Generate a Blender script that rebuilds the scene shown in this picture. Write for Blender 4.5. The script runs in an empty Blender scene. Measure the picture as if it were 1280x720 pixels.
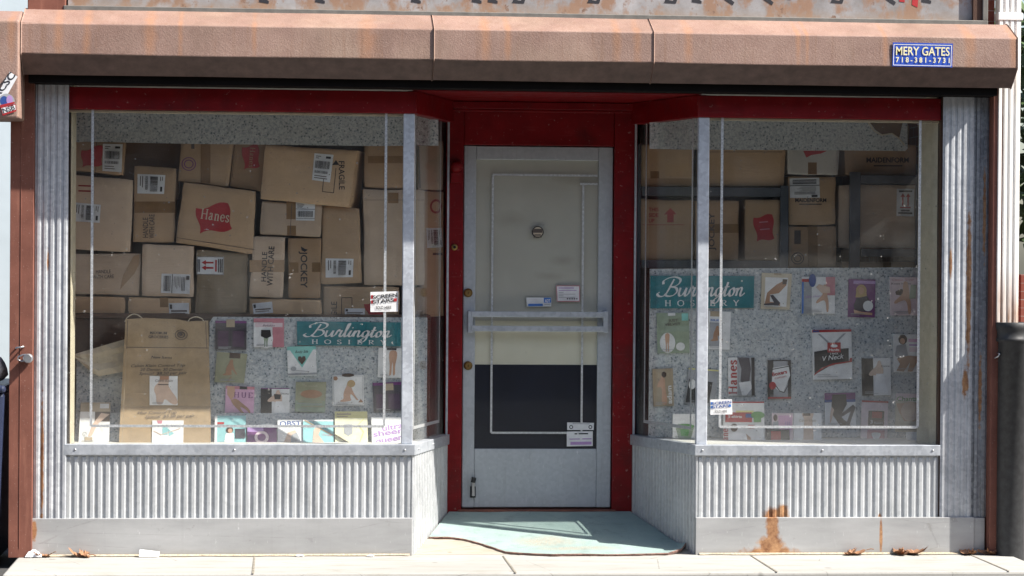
import bpy, math, random
from mathutils import Vector, Matrix, noise as mnoise
random.seed(11)
scene = bpy.context.scene
COL = scene.collection
R = math.radians

# ------------------------------------------------------------------ camera model (solved from the facade's own straight lines)
YAW, PITCH, ROLL, CX, CZ, F = .0902, -.0098, .0076, -1.5096, 1.6052, 3190.
CY = -14.0
def at(px, py, Y):
    """point of the plane y=Y seen at photo pixel (px,py) (1280x720)"""
    x, y = px-640, py-360
    cr, sr = math.cos(ROLL), math.sin(ROLL)
    a, b = x*cr+y*sr, -x*sr+y*cr
    r, fw, u = a/F, 1., -b/F
    cp, sp = math.cos(PITCH), math.sin(PITCH)
    fw, u = fw*cp-u*sp, u*cp+fw*sp
    cy, sy = math.cos(YAW), math.sin(YAW)
    dx, dy = r*cy+fw*sy, -r*sy+fw*cy
    t = (Y-CY)/dy
    return Vector((CX+dx*t, Y, CZ+u*t))

# ------------------------------------------------------------------ node helper
class NB:
    def __init__(s, name, rough=.6, metal=0., spec=.5):
        s.m = bpy.data.materials.new(name); s.m.use_nodes = True
        s.nt = s.m.node_tree; s.n = s.nt.nodes; s.l = s.nt.links
        s.b = s.n['Principled BSDF']
        s.b.inputs['Roughness'].default_value = rough
        s.b.inputs['Metallic'].default_value = metal
        s.b.inputs['Specular IOR Level'].default_value = spec
        s.tc = s.n.new('ShaderNodeTexCoord')
        s.co = s.tc.outputs['Object']
    def put(s, sock, v):
        if isinstance(v, (int, float)): sock.default_value = v
        elif isinstance(v, (tuple, list)):
            sock.default_value = tuple(v) if len(v) == len(sock.default_value) else (*v, 1)
        else: s.l.new(v, sock)
    def scale(s, sx, sy, sz, vec=None):
        q = s.n.new('ShaderNodeMapping'); q.inputs['Scale'].default_value = (sx, sy, sz)
        s.l.new(vec or s.co, q.inputs['Vector']); return q.outputs[0]
    def noise(s, sc=5, det=4, rough=.55, vec=None, dist=0.):
        q = s.n.new('ShaderNodeTexNoise'); q.inputs['Scale'].default_value = sc
        q.inputs['Detail'].default_value = det; q.inputs['Roughness'].default_value = rough
        q.inputs['Distortion'].default_value = dist
        s.l.new(vec or s.co, q.inputs['Vector']); return q.outputs['Fac']
    def voro(s, sc=20, vec=None, feature='F1', out='Distance'):
        q = s.n.new('ShaderNodeTexVoronoi'); q.feature = feature; q.inputs['Scale'].default_value = sc
        s.l.new(vec or s.co, q.inputs['Vector']); return q.outputs[out]
    def rng(s, v, a, b, lo=0., hi=1.):
        q = s.n.new('ShaderNodeMapRange'); q.clamp = True
        for i, x in enumerate((v, a, b, lo, hi)): s.put(q.inputs[i], x)
        return q.outputs[0]
    def math(s, op, a, b=0., c=0.):
        q = s.n.new('ShaderNodeMath'); q.operation = op
        for i, x in enumerate((a, b, c)): s.put(q.inputs[i], x)
        return q.outputs[0]
    def mix(s, f, a, b):
        q = s.n.new('ShaderNodeMix'); q.data_type = 'RGBA'
        s.put(q.inputs[0], f); s.put(q.inputs[6], a); s.put(q.inputs[7], b)
        return q.outputs[2]
    def xyz(s):
        q = s.n.new('ShaderNodeSeparateXYZ'); s.l.new(s.co, q.inputs[0]); return q.outputs
    def spot(s, x0, z0, rx, rz, amp=.5, sc=25, edge=.35, ax='XZ'):
        o = s.xyz(); i0 = 'XYZ'.index(ax[0]); i1 = 'XYZ'.index(ax[1])
        dx = s.math('DIVIDE', s.math('SUBTRACT', o[i0], x0), rx)
        dz = s.math('DIVIDE', s.math('SUBTRACT', o[i1], z0), rz)
        d = s.math('SQRT', s.math('ADD', s.math('MULTIPLY', dx, dx), s.math('MULTIPLY', dz, dz)))
        n = s.math('MULTIPLY', s.math('SUBTRACT', s.noise(sc, 5, .65), .5), amp*2)
        return s.rng(s.math('ADD', d, n), 1.0, 1.0-edge)
    def color(s, c): s.put(s.b.inputs['Base Color'], c); return s
    def rough(s, v): s.put(s.b.inputs['Roughness'], v); return s
    def bump(s, h, strength=.3, dist=.005):
        q = s.n.new('ShaderNodeBump'); q.inputs['Strength'].default_value = strength
        q.inputs['Distance'].default_value = dist
        s.l.new(h, q.inputs['Height']); s.l.new(q.outputs[0], s.b.inputs['Normal']); return s

def plain(name, c, rough=.6, metal=0., var=.18, sc=18, spec=.4):
    b = NB(name, rough, metal, spec)
    n = b.noise(sc, 4, .6)
    b.color(b.mix(b.rng(n, .3, .7), tuple(x*(1-var) for x in c), tuple(min(1, x*(1+var)) for x in c)))
    return b.m
M = {}
for nm, c, r in [('ink', (.022, .022, .028), .6), ('ink_soft', (.10, .08, .07), .7), ('ink_red', (.30, .025, .028), .6), ('red_print', (.36, .022, .026), .55),
                 ('white_label', (.66, .67, .68), .5), ('white_card', (.72, .72, .72), .35), ('paper_white', (.78, .78, .79), .7), ('gap', (.012, .011, .010), .9),
                 ('teal', (.012, .16, .19), .5), ('teal_light', (.22, .55, .50), .4), ('aqua', (.27, .52, .54), .4), ('navy_print', (.03, .07, .25), .45),
                 ('blue_print', (.05, .17, .5), .45), ('pink', (.62, .36, .52), .4), ('pink_pale', (.68, .55, .58), .4), ('rose', (.50, .20, .24), .45),
                 ('purple', (.15, .035, .16), .4), ('violet', (.40, .25, .50), .45), ('plum', (.075, .04, .08), .4), ('black_card', (.018, .018, .022), .3), ('charcoal', (.05, .045, .06), .45),
                 ('olive', (.30, .30, .20), .45), ('sage', (.27, .33, .24), .45), ('tan_card', (.36, .29, .20), .5), ('sand', (.52, .45, .34), .5),
                 ('skin', (.52, .31, .21), .5), ('skin_tan', (.36, .20, .12), .5), ('skin_pale', (.60, .44, .35), .5), ('hair', (.42, .28, .12), .5), ('hair_dark', (.06, .035, .025), .5),
                 ('grey_print', (.33, .34, .36), .5), ('yellow', (.66, .61, .27), .45), ('yellow_pale', (.70, .67, .46), .45), ('green_print', (.10, .28, .08), .5),
                 ('orange', (.60, .16, .03), .5), ('cream', (.55, .49, .37), .7), ('sign_blue', (.035, .085, .42), .35), ('sign_cream', (.78, .72, .42), .4),
                 ('rack', (.055, .065, .078), .45), ('brass', (.30, .19, .07), .4), ('dark_wood', (.07, .035, .022), .55), ('kraft', (.34, .245, .145), .75)]:
    M[nm] = plain(nm, c, r, .85 if nm == 'brass' else 0, .12)

# cardboard in a few tints
def cardboard(name, c):
    b = NB(name, .78, 0, .25)
    n1 = b.noise(3.2, 5, .6); n2 = b.noise(30, 4, .6); n3 = b.noise(1, 3, .5, b.scale(10, 10, 130))
    oi = b.n.new('ShaderNodeObjectInfo')
    tint = b.rng(oi.outputs['Random'], 0, 1, .82, 1.14)
    base = b.mix(b.rng(n1, .3, .72), tuple(x*.84 for x in c), tuple(x*1.14 for x in c))
    wv = b.noise(1, 5, .7, b.scale(2, 2, 14))
    base = b.mix(b.math('MULTIPLY', b.rng(wv, .56, .72), .3), base, tuple(x*.7 for x in c))
    base = b.mix(b.math('MULTIPLY', b.rng(b.noise(9, 6, .75), .60, .68), .35), base, tuple(min(1, x*1.35) for x in c))
    base = b.mix(b.math('MULTIPLY', b.rng(n2, .58, .75), .25), base, tuple(x*.6 for x in c))
    hv = b.n.new('ShaderNodeHueSaturation'); b.l.new(base, hv.inputs['Color']); b.l.new(tint, hv.inputs['Value'])
    b.color(hv.outputs[0])
    b.bump(b.math('ADD', n3, b.math('MULTIPLY', n1, 2.)), .25, .004)
    return b.m
M['card_a'] = cardboard('cardboard_tan', (.49, .335, .205))
M['card_b'] = cardboard('cardboard_pale', (.54, .41, .30))
M['card_c'] = cardboard('cardboard_brown', (.39, .255, .15))
M['card_d'] = cardboard('cardboard_olive', (.29, .225, .15))
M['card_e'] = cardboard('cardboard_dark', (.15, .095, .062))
M['card_w'] = cardboard('cardboard_white', (.50, .48, .45))
M['tape'] = plain('packing_tape', (.22, .125, .055), .3, 0, .15, 10)

# weathered galvanised sheet
def galv(name, c1, c2, rough=.45, metal=.35, spots=(), dirt=.4):
    b = NB(name, rough, metal)
    v = b.voro(55, None, 'F1', 'Color')
    sep = b.n.new('ShaderNodeSeparateColor'); b.l.new(v, sep.inputs[0])
    n = b.noise(5, 5, .6); st = b.noise(1.2, 5, .6, b.scale(26, 26, 1.6))
    f = b.math('ADD', b.math('MULTIPLY', sep.outputs[0], .3), b.math('MULTIPLY', n, .7))
    col = b.mix(b.rng(f, .3, .75), c1, c2) if 'kick' not in name else b.mix(b.rng(b.noise(2.5, 7, .68, b.scale(.5, 1, 2.2)), .3, .72), c1, c2)
    col = b.mix(b.math('MULTIPLY', b.rng(st, .56, .78), dirt), col, (.20, .19, .18))
    sc = b.noise(70, 3, .7, b.scale(1, 1, .25))
    col = b.mix(b.math('MULTIPLY', b.rng(sc, .66, .74), .5), col, (.7, .71, .72))
    if 'kick' in name:
        e_ = b.voro(2.3, b.scale(.35, 1, 2.2), 'DISTANCE_TO_EDGE'); wob = b.math('MULTIPLY', b.noise(9, 6, .75), .05)
        col = b.mix(b.math('MULTIPLY', b.rng(b.math('ADD', e_, wob), .030, .027), .22), col, (.16, .15, .14))
        col = b.mix(b.math('MULTIPLY', b.rng(b.noise(16, 6, .75), .60, .70), .45), col, (.20, .19, .175))
        x_ = b.xyz(); col = b.mix(b.math('MULTIPLY', b.rng(b.math('ADD', x_[2], b.math('MULTIPLY', b.noise(8, 5, .7), .06)), .065, .03), .35), col, (.27, .24, .19))
    fac = None
    for (x, z, rx, rz, amp) in spots:
        m_ = b.spot(x, z, rx, rz, amp)
        fac = m_ if fac is None else b.math('MAXIMUM', fac, m_)
    if fac is not None:
        rust = b.mix(b.rng(b.noise(22, 6, .75), .35, .65), (.17, .07, .03), (.42, .235, .115))
        col = b.mix(fac, col, rust)
        b.put(b.b.inputs['Metallic'], b.rng(fac, 0, 1, metal, 0))
    b.color(col)
    b.rough(b.rng(n, .3, .7, rough-.07, rough+.12))
    b.bump(b.math('ADD', n, b.math('MULTIPLY', sc, .3)), .18, .004)
    return b.m
kx = at(965, 670, -.06).x
k2 = at(1101, 670, -.06).x
M['galv'] = galv('galvanised_ribs', (.42, .44, .455), (.52, .54, .555), .45, .3,
                 [(kx+.02, .20, .085, .07, .35), (kx+.06, .215, .05, .07, .4), (k2, .2, .012, .03, .3)])
pL, pR = -2.75, at(1190, 320, -.06).x
M['galv_post'] = galv('galvanised_pilaster', (.37, .39, .42), (.54, .56, .58), .45, .3,
                      [(-2.79, .50, .010, .45, .8), (-2.765, 1.6, .006, .08, .8), (pR-.005, 1.62, .010, .10, .6), (pR+.085, .95, .02, .09, .9),
                       (pR+.10, 1.5, .016, .5, .7)])
M['galv_dark'] = galv('grimy_galvanised', (.17, .18, .20), (.34, .36, .38), .5, .3, [(2.385, .9, .012, .25, .9), (2.40, 1.9, .010, .3, .9)], .95)
M['kick'] = galv('kick_plate_sheet', (.285, .29, .295), (.425, .43, .435), .5, .25,
                 [(kx, .13, .042, .16, .5), (kx-.005, .05, .085, .075, .45), (kx-.01, .0, .18, .06, .5), (k2, .1, .011, .12, .35), (-2.83, .14, .02, .06, .6)], .15)
M['alu'] = galv('dull_aluminium', (.36, .39, .43), (.50, .53, .57), .42, .45, (), .25)
M['mull'] = galv('mullion_aluminium', (.42, .45, .50), (.60, .64, .69), .42, .35, (), .1)
M['door_alu'] = galv('door_aluminium', (.37, .40, .43), (.44, .47, .50), .5, .3, (), .35)
M['tape_foil'] = plain('alarm_foil', (.55, .57, .58), .4, .5, .35, 160)
M['steel'] = plain('padlock_steel', (.42, .43, .45), .35, .8, .15)

def redpaint():
    b = NB('red_gloss_paint', .5, 0, .22)
    n = b.noise(9, 6, .65); s = b.noise(5, 5, .7, b.scale(1, 1, 7))
    col = b.mix(b.rng(n, .3, .7), (.125, .0022, .004), (.20, .004, .007))
    col = b.mix(b.math('MULTIPLY', b.rng(s, .6, .74), .45), col, (.26, .06, .055))
    col = b.mix(b.math('MULTIPLY', b.rng(b.noise(38, 4, .7), .64, .70), .6), col, (.34, .20, .18))
    col = b.mix(b.math('MULTIPLY', b.rng(b.noise(3.2, 6, .75), .52, .7), .55), col, (.055, .012, .012))
    b.color(col); b.rough(b.rng(n, .3, .7, .33, .55)); b.bump(n, .2, .004); return b.m
M['red'] = redpaint()

def gate():
    b = NB('rust_brown_gate_paint', .62)
    n = b.noise(4.5, 5, .6); sp = b.noise(130, 3, .7)
    col = b.mix(b.rng(n, .3, .7), (.205, .122, .096), (.29, .188, .150))
    bl = b.noise(1.3, 4, .6)
    col = b.mix(b.math('MULTIPLY', b.rng(bl, .52, .7), .5), col, (.31, .23, .165))
    col = b.mix(b.math('MULTIPLY', b.rng(sp, .5, .7), .32), col, (.39, .285, .24))
    col = b.mix(b.math('MULTIPLY', b.rng(sp, .47, .3), .35), col, (.16, .08, .06))
    fac = None
    for x, w in [(-2.69, .035), (-2.54, .03), (-2.21, .04), (-2.05, .018), (-1.66, .02), (-1.06, .06), (-.43, .04), (-.31, .025), (.28, .03), (.39, .03), (.67, .035), (1.27, .02), (1.32, .015), (1.75, .02), (2.22, .045), (2.47, .035), (-2.93, .03)]:
        m_ = b.spot(x, 2.80, w, .22, .75, 9, .8)
        fac = m_ if fac is None else b.math('MAXIMUM', fac, m_)
    col = b.mix(b.math('MULTIPLY', fac, .6), col, (.34, .165, .085))
    g = b.noise(2.2, 6, .7, b.scale(1, 1, .35))
    col = b.mix(b.math('MULTIPLY', b.rng(g, .50, .70), .6), col, (.15, .095, .07))
    drip = b.noise(1.5, 5, .7, b.scale(22, 22, .8))
    col = b.mix(b.math('MULTIPLY', b.rng(drip, .54, .70), .6), col, (.20, .11, .07))
    b.color(col); b.bump(b.math('ADD', sp, b.math('MULTIPLY', n, .8)), .45, .004); return b.m
M['gate'] = gate(); M['gate_shaded'] = plain('shaded_brown_gate_paint', (.105, .066, .055), .6, 0, .3, 14)  # second, darker brown paints the underside's shade into its colour
def post():
    b = NB('rust_red_post_paint', .65, 0, .25)
    n = b.noise(7, 5, .6); s = b.noise(2, 5, .65, b.scale(14, 14, 1.2)); sp = b.noise(120, 3, .6)
    col = b.mix(b.rng(n, .3, .7), (.135, .052, .037), (.205, .082, .058))
    col = b.mix(b.math('MULTIPLY', b.rng(s, .55, .72), .5), col, (.31, .14, .095))
    col = b.mix(b.math('MULTIPLY', b.rng(sp, .66, .74), .6), col, (.5, .38, .33))
    b.color(col); b.bump(sp, .15, .003); return b.m
M['post'] = post()
M['slot_shade'] = plain('painted_slot_shade', (.008, .007, .007), .9, 0, .2, 10, .1)

def fascia():
    b = NB('peeling_sign_enamel', .5)
    n = b.noise(3.5, 6, .7); n2 = b.noise(9, 6, .65, b.scale(1, 1, .7))
    col = b.mix(b.rng(n, .35, .65), (.20, .19, .185), (.37, .36, .365))
    col = b.mix(b.rng(n2, .46, .58), col, (.27, .165, .11))
    col = b.mix(b.rng(b.noise(14, 5, .7), .60, .66), col, (.17, .10, .07))
    x = b.xyz()
    col = b.mix(b.math('MULTIPLY', b.rng(b.math('ADD', x[2], b.math('MULTIPLY', n, .18)), 3.11-2.95, 3.02-2.95), .6), col, (.36, .24, .16))
    b.color(col); b.bump(n2, .3, .004); return b.m
M['fascia'] = fascia()
M['zinc_trim'] = plain('grey_zinc_trim', (.17, .165, .15), .5, .3)

def concrete(name, c, var=.12, joints=False):
    b = NB(name, .85, 0, .25)
    n = b.noise(1.3, 6, .65, b.scale(.35, 1.6, 1)); n2 = b.noise(40, 4, .7); n3 = b.noise(7, 6, .7, b.scale(.4, 1.6, 1))
    col = b.mix(b.rng(n, .3, .7), tuple(x*(1-var) for x in c), tuple(min(.9, x*(1+var)) for x in c))
    col = b.mix(b.math('MULTIPLY', b.rng(n3, .5, .7), .75), col, (c[0]*.72, c[1]*.70, c[2]*.62))
    col = b.mix(b.math('MULTIPLY', b.rng(n2, .6, .75), .4), col, tuple(x*.6 for x in c))
    gm = b.voro(3.1); col = b.mix(b.math('MULTIPLY', b.rng(gm, .075, .05), .6), col, tuple(x*.35 for x in c))
    ck = b.voro(1.1, b.scale(1, 1.6, 1), 'DISTANCE_TO_EDGE'); col = b.mix(b.math('MULTIPLY', b.rng(b.math('ADD', ck, b.math('MULTIPLY', b.noise(6, 5, .7), .02)), .0135, .0115), .5), col, tuple(x*.4 for x in c))
    b.color(col); b.bump(b.math('ADD', n2, n3), .3, .004); return b.m
M['concrete'] = concrete('worn_concrete', (.335, .33, .31))
M['concrete2'] = concrete('pavement_tarmac', (.12, .115, .11))
M['ramp'] = concrete('ramp_cement', (.34, .31, .26))
M['asphalt'] = concrete('grey_asphalt', (.06, .06, .06))
M['joint'] = plain('joint_dirt', (.21, .19, .155), .9, 0, .4, 40)
M['grit'] = plain('joint_grit', (.36, .31, .23), .9, 0, .45, 90)

def carpet():
    b = NB('turquoise_carpet', .95, 0, .1)
    n = b.noise(4, 5, .6); n2 = b.noise(260, 2, .7)
    col = b.mix(b.rng(n, .3, .7), (.25, .335, .32), (.32, .405, .385))
    w = b.math('MAXIMUM', b.spot(-.02, .18, .22, .13, .6, 8, .6, 'XY'), b.spot(.12, .05, .3, .05, .7, 8, .7, 'XY'))
    col = b.mix(b.math('MULTIPLY', w, b.rng(b.noise(90, 3, .7), .4, .6, .35, .9)), col, (.34, .30, .24))
    dn = b.noise(9, 6, .7)
    col = b.mix(b.math('MULTIPLY', b.rng(dn, .52, .68), .45), col, (.16, .20, .19))
    col = b.mix(b.math('MULTIPLY', b.rng(n2, .5, .75), .35), col, (.12, .21, .21))
    b.color(col); b.bump(n2, .6, .006); return b.m
M['mat'] = carpet()
M['mat_back'] = plain('carpet_backing', (.20, .12, .10), .9, 0, .5, 90)

def granite():
    b = NB('speckled_paper', .6, 0, .3)
    big = b.noise(7, 4, .6)
    q = b.noise(70, 4, .7, None, .4)
    v = b.voro(52, None, 'F1', 'Distance'); vn = b.noise(70, 3, .6)
    col = b.mix(b.rng(q, .38, .60), (.29, .325, .35), (.54, .56, .57))
    col = b.mix(b.math('MULTIPLY', b.rng(b.math('ADD', v, b.math('MULTIPLY', vn, .6)), .58, .46), .85), col, (.075, .11, .135))
    col = b.mix(b.math('MULTIPLY', b.rng(b.noise(85, 2, .6), .64, .72), .5), col, (.46, .39, .37))
    col = b.mix(b.math('MULTIPLY', b.rng(big, .45, .7), .25), col, (.36, .35, .32))
    b.color(col); b.bump(b.noise(2.2, 3), .25, .02); return b.m
M['granite'] = granite()

M['room'] = plain('dim_plaster', (.34, .32, .30), .9)
M['room_floor'] = plain('worn_lino', (.12, .10, .08), .8)
M['deck'] = plain('display_deck_paint', (.62, .61, .58), .6, 0, .1, 6)
def blind():
    b = NB('beige_blind', .55, 0, .3)
    n = b.noise(3, 4, .6); n2 = b.noise(1, 5, .6, b.scale(2, 2, 9))
    col = b.mix(b.rng(n, .3, .7), (.44, .42, .375), (.51, .49, .44))
    for x, z, rx, rz in ((.05, 1.53, .10, .035), (.13, 1.62, .09, .04), (-.18, 1.86, .12, .06), (.2, 2.1, .2, .05)): col = b.mix(b.math('MULTIPLY', b.spot(x, z, rx, rz, .7, 7, .9), .45), col, (.30, .27, .22))
    col = b.mix(b.math('MULTIPLY', b.rng(n2, .55, .75), .2), col, (.36, .32, .26))
    b.color(col); b.bump(n, .15, .01); return b.m
M['beige'] = blind()
M['bounce_lit_blind'] = plain('bounce_lit_blind', (.64, .60, .49), .6, 0, .05, 4)
M['navy'] = plain('navy_backing', (.010, .012, .024), .35, 0, .2, 5)
M['iron'] = plain('black_cast_iron', (.035, .036, .038), .55, .2, .3, 30)
def downpipe():
    b = NB('white_enamel_downpipe', .4)
    n = b.noise(3, 5, .6, b.scale(12, 12, 1.5)); x = b.xyz()
    fade = b.rng(x[2], .34, .03)
    col = b.mix(b.rng(n, .3, .7), (.76, .73, .68), (.84, .83, .81))
    col = b.mix(b.math('MULTIPLY', fade, b.rng(n, .38, .6, .25, 1)), col, (.35, .19, .11))
    b.color(col); return b.m
M['downpipe'] = downpipe()
def brick(name, c):
    b = NB(name, .85)
    q = b.n.new('ShaderNodeTexBrick'); q.inputs['Scale'].default_value = 4.2
    q.inputs['Color1'].default_value = (*c, 1); q.inputs['Color2'].default_value = (c[0]*.7, c[1]*.65, c[2]*.6, 1)
    q.inputs['Mortar'].default_value = (.32, .29, .26, 1); q.inputs['Mortar Size'].default_value = .012
    sx = b.xyz(); cb = b.n.new('ShaderNodeCombineXYZ'); b.l.new(b.math('ADD', sx[0], sx[1]), cb.inputs[0]); b.l.new(sx[2], cb.inputs[1])
    b.l.new(cb.outputs[0], q.inputs['Vector'])
    b.color(b.mix(b.rng(b.noise(6, 4), .3, .7), q.outputs[0], (c[0]*.8, c[1]*.7, c[2]*.7))); return b.m
M['brick'] = brick('red_brick', (.24, .07, .045))
M['brick2'] = brick('brown_brick', (.13, .075, .055))
M['whitewall'] = plain('pale_render', (.52, .59, .62), .8, 0, .06, 2)
M['leafm'] = plain('dry_leaf', (.27, .14, .075), .8, 0, .4, 40)
M['green'] = plain('foliage_green', (.045, .085, .025), .7, 0, .4, 6)
M['bark'] = plain('bark', (.10, .07, .05), .9)
M['bin'] = plain('navy_bin_paint', (.02, .028, .06), .4)
M['sack'] = plain('grey_sack', (.44, .44, .45), .8, 0, .6, 16)
M['winglass'] = plain('dark_window_glass', (.02, .025, .03), .15)

def glass(name='shop_glass', dusty=1., base=.028):
    m = bpy.data.materials.new(name); m.use_nodes = True
    nt = m.node_tree; n = nt.nodes; l = nt.links; n.clear()
    out = n.new('ShaderNodeOutputMaterial')
    tr = n.new('ShaderNodeBsdfTransparent'); tr.inputs[0].default_value = (.955, .965, .96, 1)
    gl = n.new('ShaderNodeBsdfGlossy'); gl.inputs['Roughness'].default_value = .0; gl.inputs['Color'].default_value = (1, 1, 1, 1)
    lw = n.new('ShaderNodeLayerWeight'); lw.inputs['Blend'].default_value = .5
    pw = n.new('ShaderNodeMath'); pw.operation = 'POWER'; pw.inputs[1].default_value = 5; l.new(lw.outputs['Facing'], pw.inputs[0])
    ma = n.new('ShaderNodeMath'); ma.operation = 'MULTIPLY_ADD'; ma.inputs[1].default_value = .60; ma.inputs[2].default_value = base; l.new(pw.outputs[0], ma.inputs[0])
    mx = n.new('ShaderNodeMixShader'); l.new(ma.outputs[0], mx.inputs[0]); l.new(tr.outputs[0], mx.inputs[1]); l.new(gl.outputs[0], mx.inputs[2])
    # dust on the pane: thicker towards the sill, with specks and wiped streaks
    tc = n.new('ShaderNodeTexCoord'); sp = n.new('ShaderNodeSeparateXYZ'); l.new(tc.outputs['Object'], sp.inputs[0])
    no = n.new('ShaderNodeTexNoise'); no.inputs['Scale'].default_value = 3.5; no.inputs['Detail'].default_value = 6; no.inputs['Distortion'].default_value = .7; l.new(tc.outputs['Object'], no.inputs['Vector'])
    mr = n.new('ShaderNodeMapRange'); l.new(no.outputs['Fac'], mr.inputs[0]); mr.inputs[1].default_value = .35; mr.inputs[2].default_value = .75; mr.inputs[3].default_value = .003; mr.inputs[4].default_value = .035
    hz = n.new('ShaderNodeMapRange'); l.new(sp.outputs[2], hz.inputs[0]); hz.inputs[1].default_value = .95; hz.inputs[2].default_value = .60; hz.inputs[3].default_value = 0; hz.inputs[4].default_value = .06
    sk = n.new('ShaderNodeTexNoise'); sk.inputs['Scale'].default_value = 55; sk.inputs['Detail'].default_value = 1; l.new(tc.outputs['Object'], sk.inputs['Vector'])
    sm = n.new('ShaderNodeMapRange'); l.new(sk.outputs['Fac'], sm.inputs[0]); sm.inputs[1].default_value = .755; sm.inputs[2].default_value = .79; sm.inputs[3].default_value = 0; sm.inputs[4].default_value = .35
    a1 = n.new('ShaderNodeMath'); l.new(mr.outputs[0], a1.inputs[0]); l.new(hz.outputs[0], a1.inputs[1])
    a2 = n.new('ShaderNodeMath'); l.new(a1.outputs[0], a2.inputs[0]); l.new(sm.outputs[0], a2.inputs[1])
    a3 = n.new('ShaderNodeMath'); a3.operation = 'MULTIPLY'; l.new(a2.outputs[0], a3.inputs[0]); a3.inputs[1].default_value = dusty
    df = n.new('ShaderNodeBsdfDiffuse'); df.inputs[0].default_value = (.62, .61, .58, 1)
    m2 = n.new('ShaderNodeMixShader'); l.new(a3.outputs[0], m2.inputs[0]); l.new(mx.outputs[0], m2.inputs[1]); l.new(df.outputs[0], m2.inputs[2])
    l.new(m2.outputs[0], out.inputs[0]); return m
M['glass'] = glass(); M['door_glass'] = glass('door_glass', .12, .008)

# ------------------------------------------------------------------ mesh builder
class MB:
    def __init__(s): s.v = []; s.f = []; s.fm = []; s.ms = []; s.sm = []
    def mi(s, m):
        m = M[m] if isinstance(m, str) else m
        if m not in s.ms: s.ms.append(m)
        return s.ms.index(m)
    def face(s, pts, m, smooth=False):
        i = len(s.v); s.v += [Vector(p) for p in pts]
        s.f.append(list(range(i, i+len(pts)))); s.fm.append(s.mi(m)); s.sm.append(smooth)
    def grid(s, rows, m, smooth=True, close=False):
        """rows of points -> shared-vertex quads"""
        i = len(s.v); w = len(rows[0])
        for r in rows: s.v += [Vector(p) for p in r]
        k = s.mi(m)
        for a in range(len(rows)-1):
            for b in range(w if close else w-1):
                c = (b+1) % w
                s.f.append([i+a*w+b, i+a*w+c, i+(a+1)*w+c, i+(a+1)*w+b]); s.fm.append(k); s.sm.append(smooth)
    def prism(s, poly, d, m, smooth=False):
        """closed prism: polygon pts swept by d"""
        d = Vector(d); a = [Vector(p) for p in poly]; b = [p+d for p in a]
        i = len(s.v); n = len(a); s.v += a+b; k = s.mi(m)
        s.f.append(list(range(i, i+n))); s.f.append([i+n+j for j in reversed(range(n))])
        for j in range(n): s.f.append([i+j, i+n+j, i+n+(j+1) % n, i+(j+1) % n])
        s.fm += [k]*(n+2); s.sm += [False]*2+[smooth]*n
    def box(s, x0, x1, y0, y1, z0, z1, m):
        s.prism([(x0, y0, z0), (x1, y0, z0), (x1, y0, z1), (x0, y0, z1)], (0, y1-y0, 0), m)
    def tube(s, path, r, m, n=10, cap=True):
        path = [Vector(p) for p in path]; rows = []; prev = None
        rr = r if isinstance(r, (list, tuple)) else [r]*len(path)
        for i, p in enumerate(path):
            t = (path[min(i+1, len(path)-1)]-path[max(i-1, 0)]).normalized()
            a = prev if prev is not None else (Vector((1, 0, 0)) if abs(t.x) < .8 else Vector((0, 0, 1)))
            a = (a-t*a.dot(t)).normalized(); prev = a; b = t.cross(a)
            rows.append([p+(a*math.cos(2*math.pi*j/n)+b*math.sin(2*math.pi*j/n))*rr[i] for j in range(n)])
        s.grid(rows, m, True, True)
        if cap: s.face(rows[0][::-1], m); s.face(rows[-1], m)
    def build(s, name, parent=None, bevel=0, seg=2, kind=None, wn=False):
        me = bpy.data.meshes.new(name)
        off = parent_loc(parent)
        me.from_pydata([tuple(v-off) for v in s.v], [], s.f); me.update()
        for m in s.ms: me.materials.append(m)
        for p, k, sm in zip(me.polygons, s.fm, s.sm): p.material_index = k; p.use_smooth = sm
        o = bpy.data.objects.new(name, me); COL.objects.link(o)
        if parent: o.parent = parent
        if bevel:
            b = o.modifiers.new('bevel', 'BEVEL'); b.width = bevel; b.segments = seg; b.limit_method = 'ANGLE'; b.angle_limit = R(35)
        if kind: o['kind'] = kind
        return o
def parent_loc(p):
    v = Vector((0, 0, 0))
    while p: v = v+p.location; p = p.parent
    return v
def tag(o, label, cat, group=None, kind=None):
    o['label'] = label; o['category'] = cat
    if group: o['group'] = group
    if kind: o['kind'] = kind
    return o
def empty(name, loc, label, cat, group=None):
    o = bpy.data.objects.new(name, None); o.location = loc; o.empty_display_size = .1; COL.objects.link(o)
    return tag(o, label, cat, group)
def recenter(o):
    """put a top-level mesh's origin at its base"""
    vs = o.data.vertices
    c = Vector((sum(v.co.x for v in vs)/len(vs), sum(v.co.y for v in vs)/len(vs), min(v.co.z for v in vs)))
    o.data.transform(Matrix.Translation(-c)); o.location = o.location+c
    for ch in o.children: ch.location = ch.location-c
    return o

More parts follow.
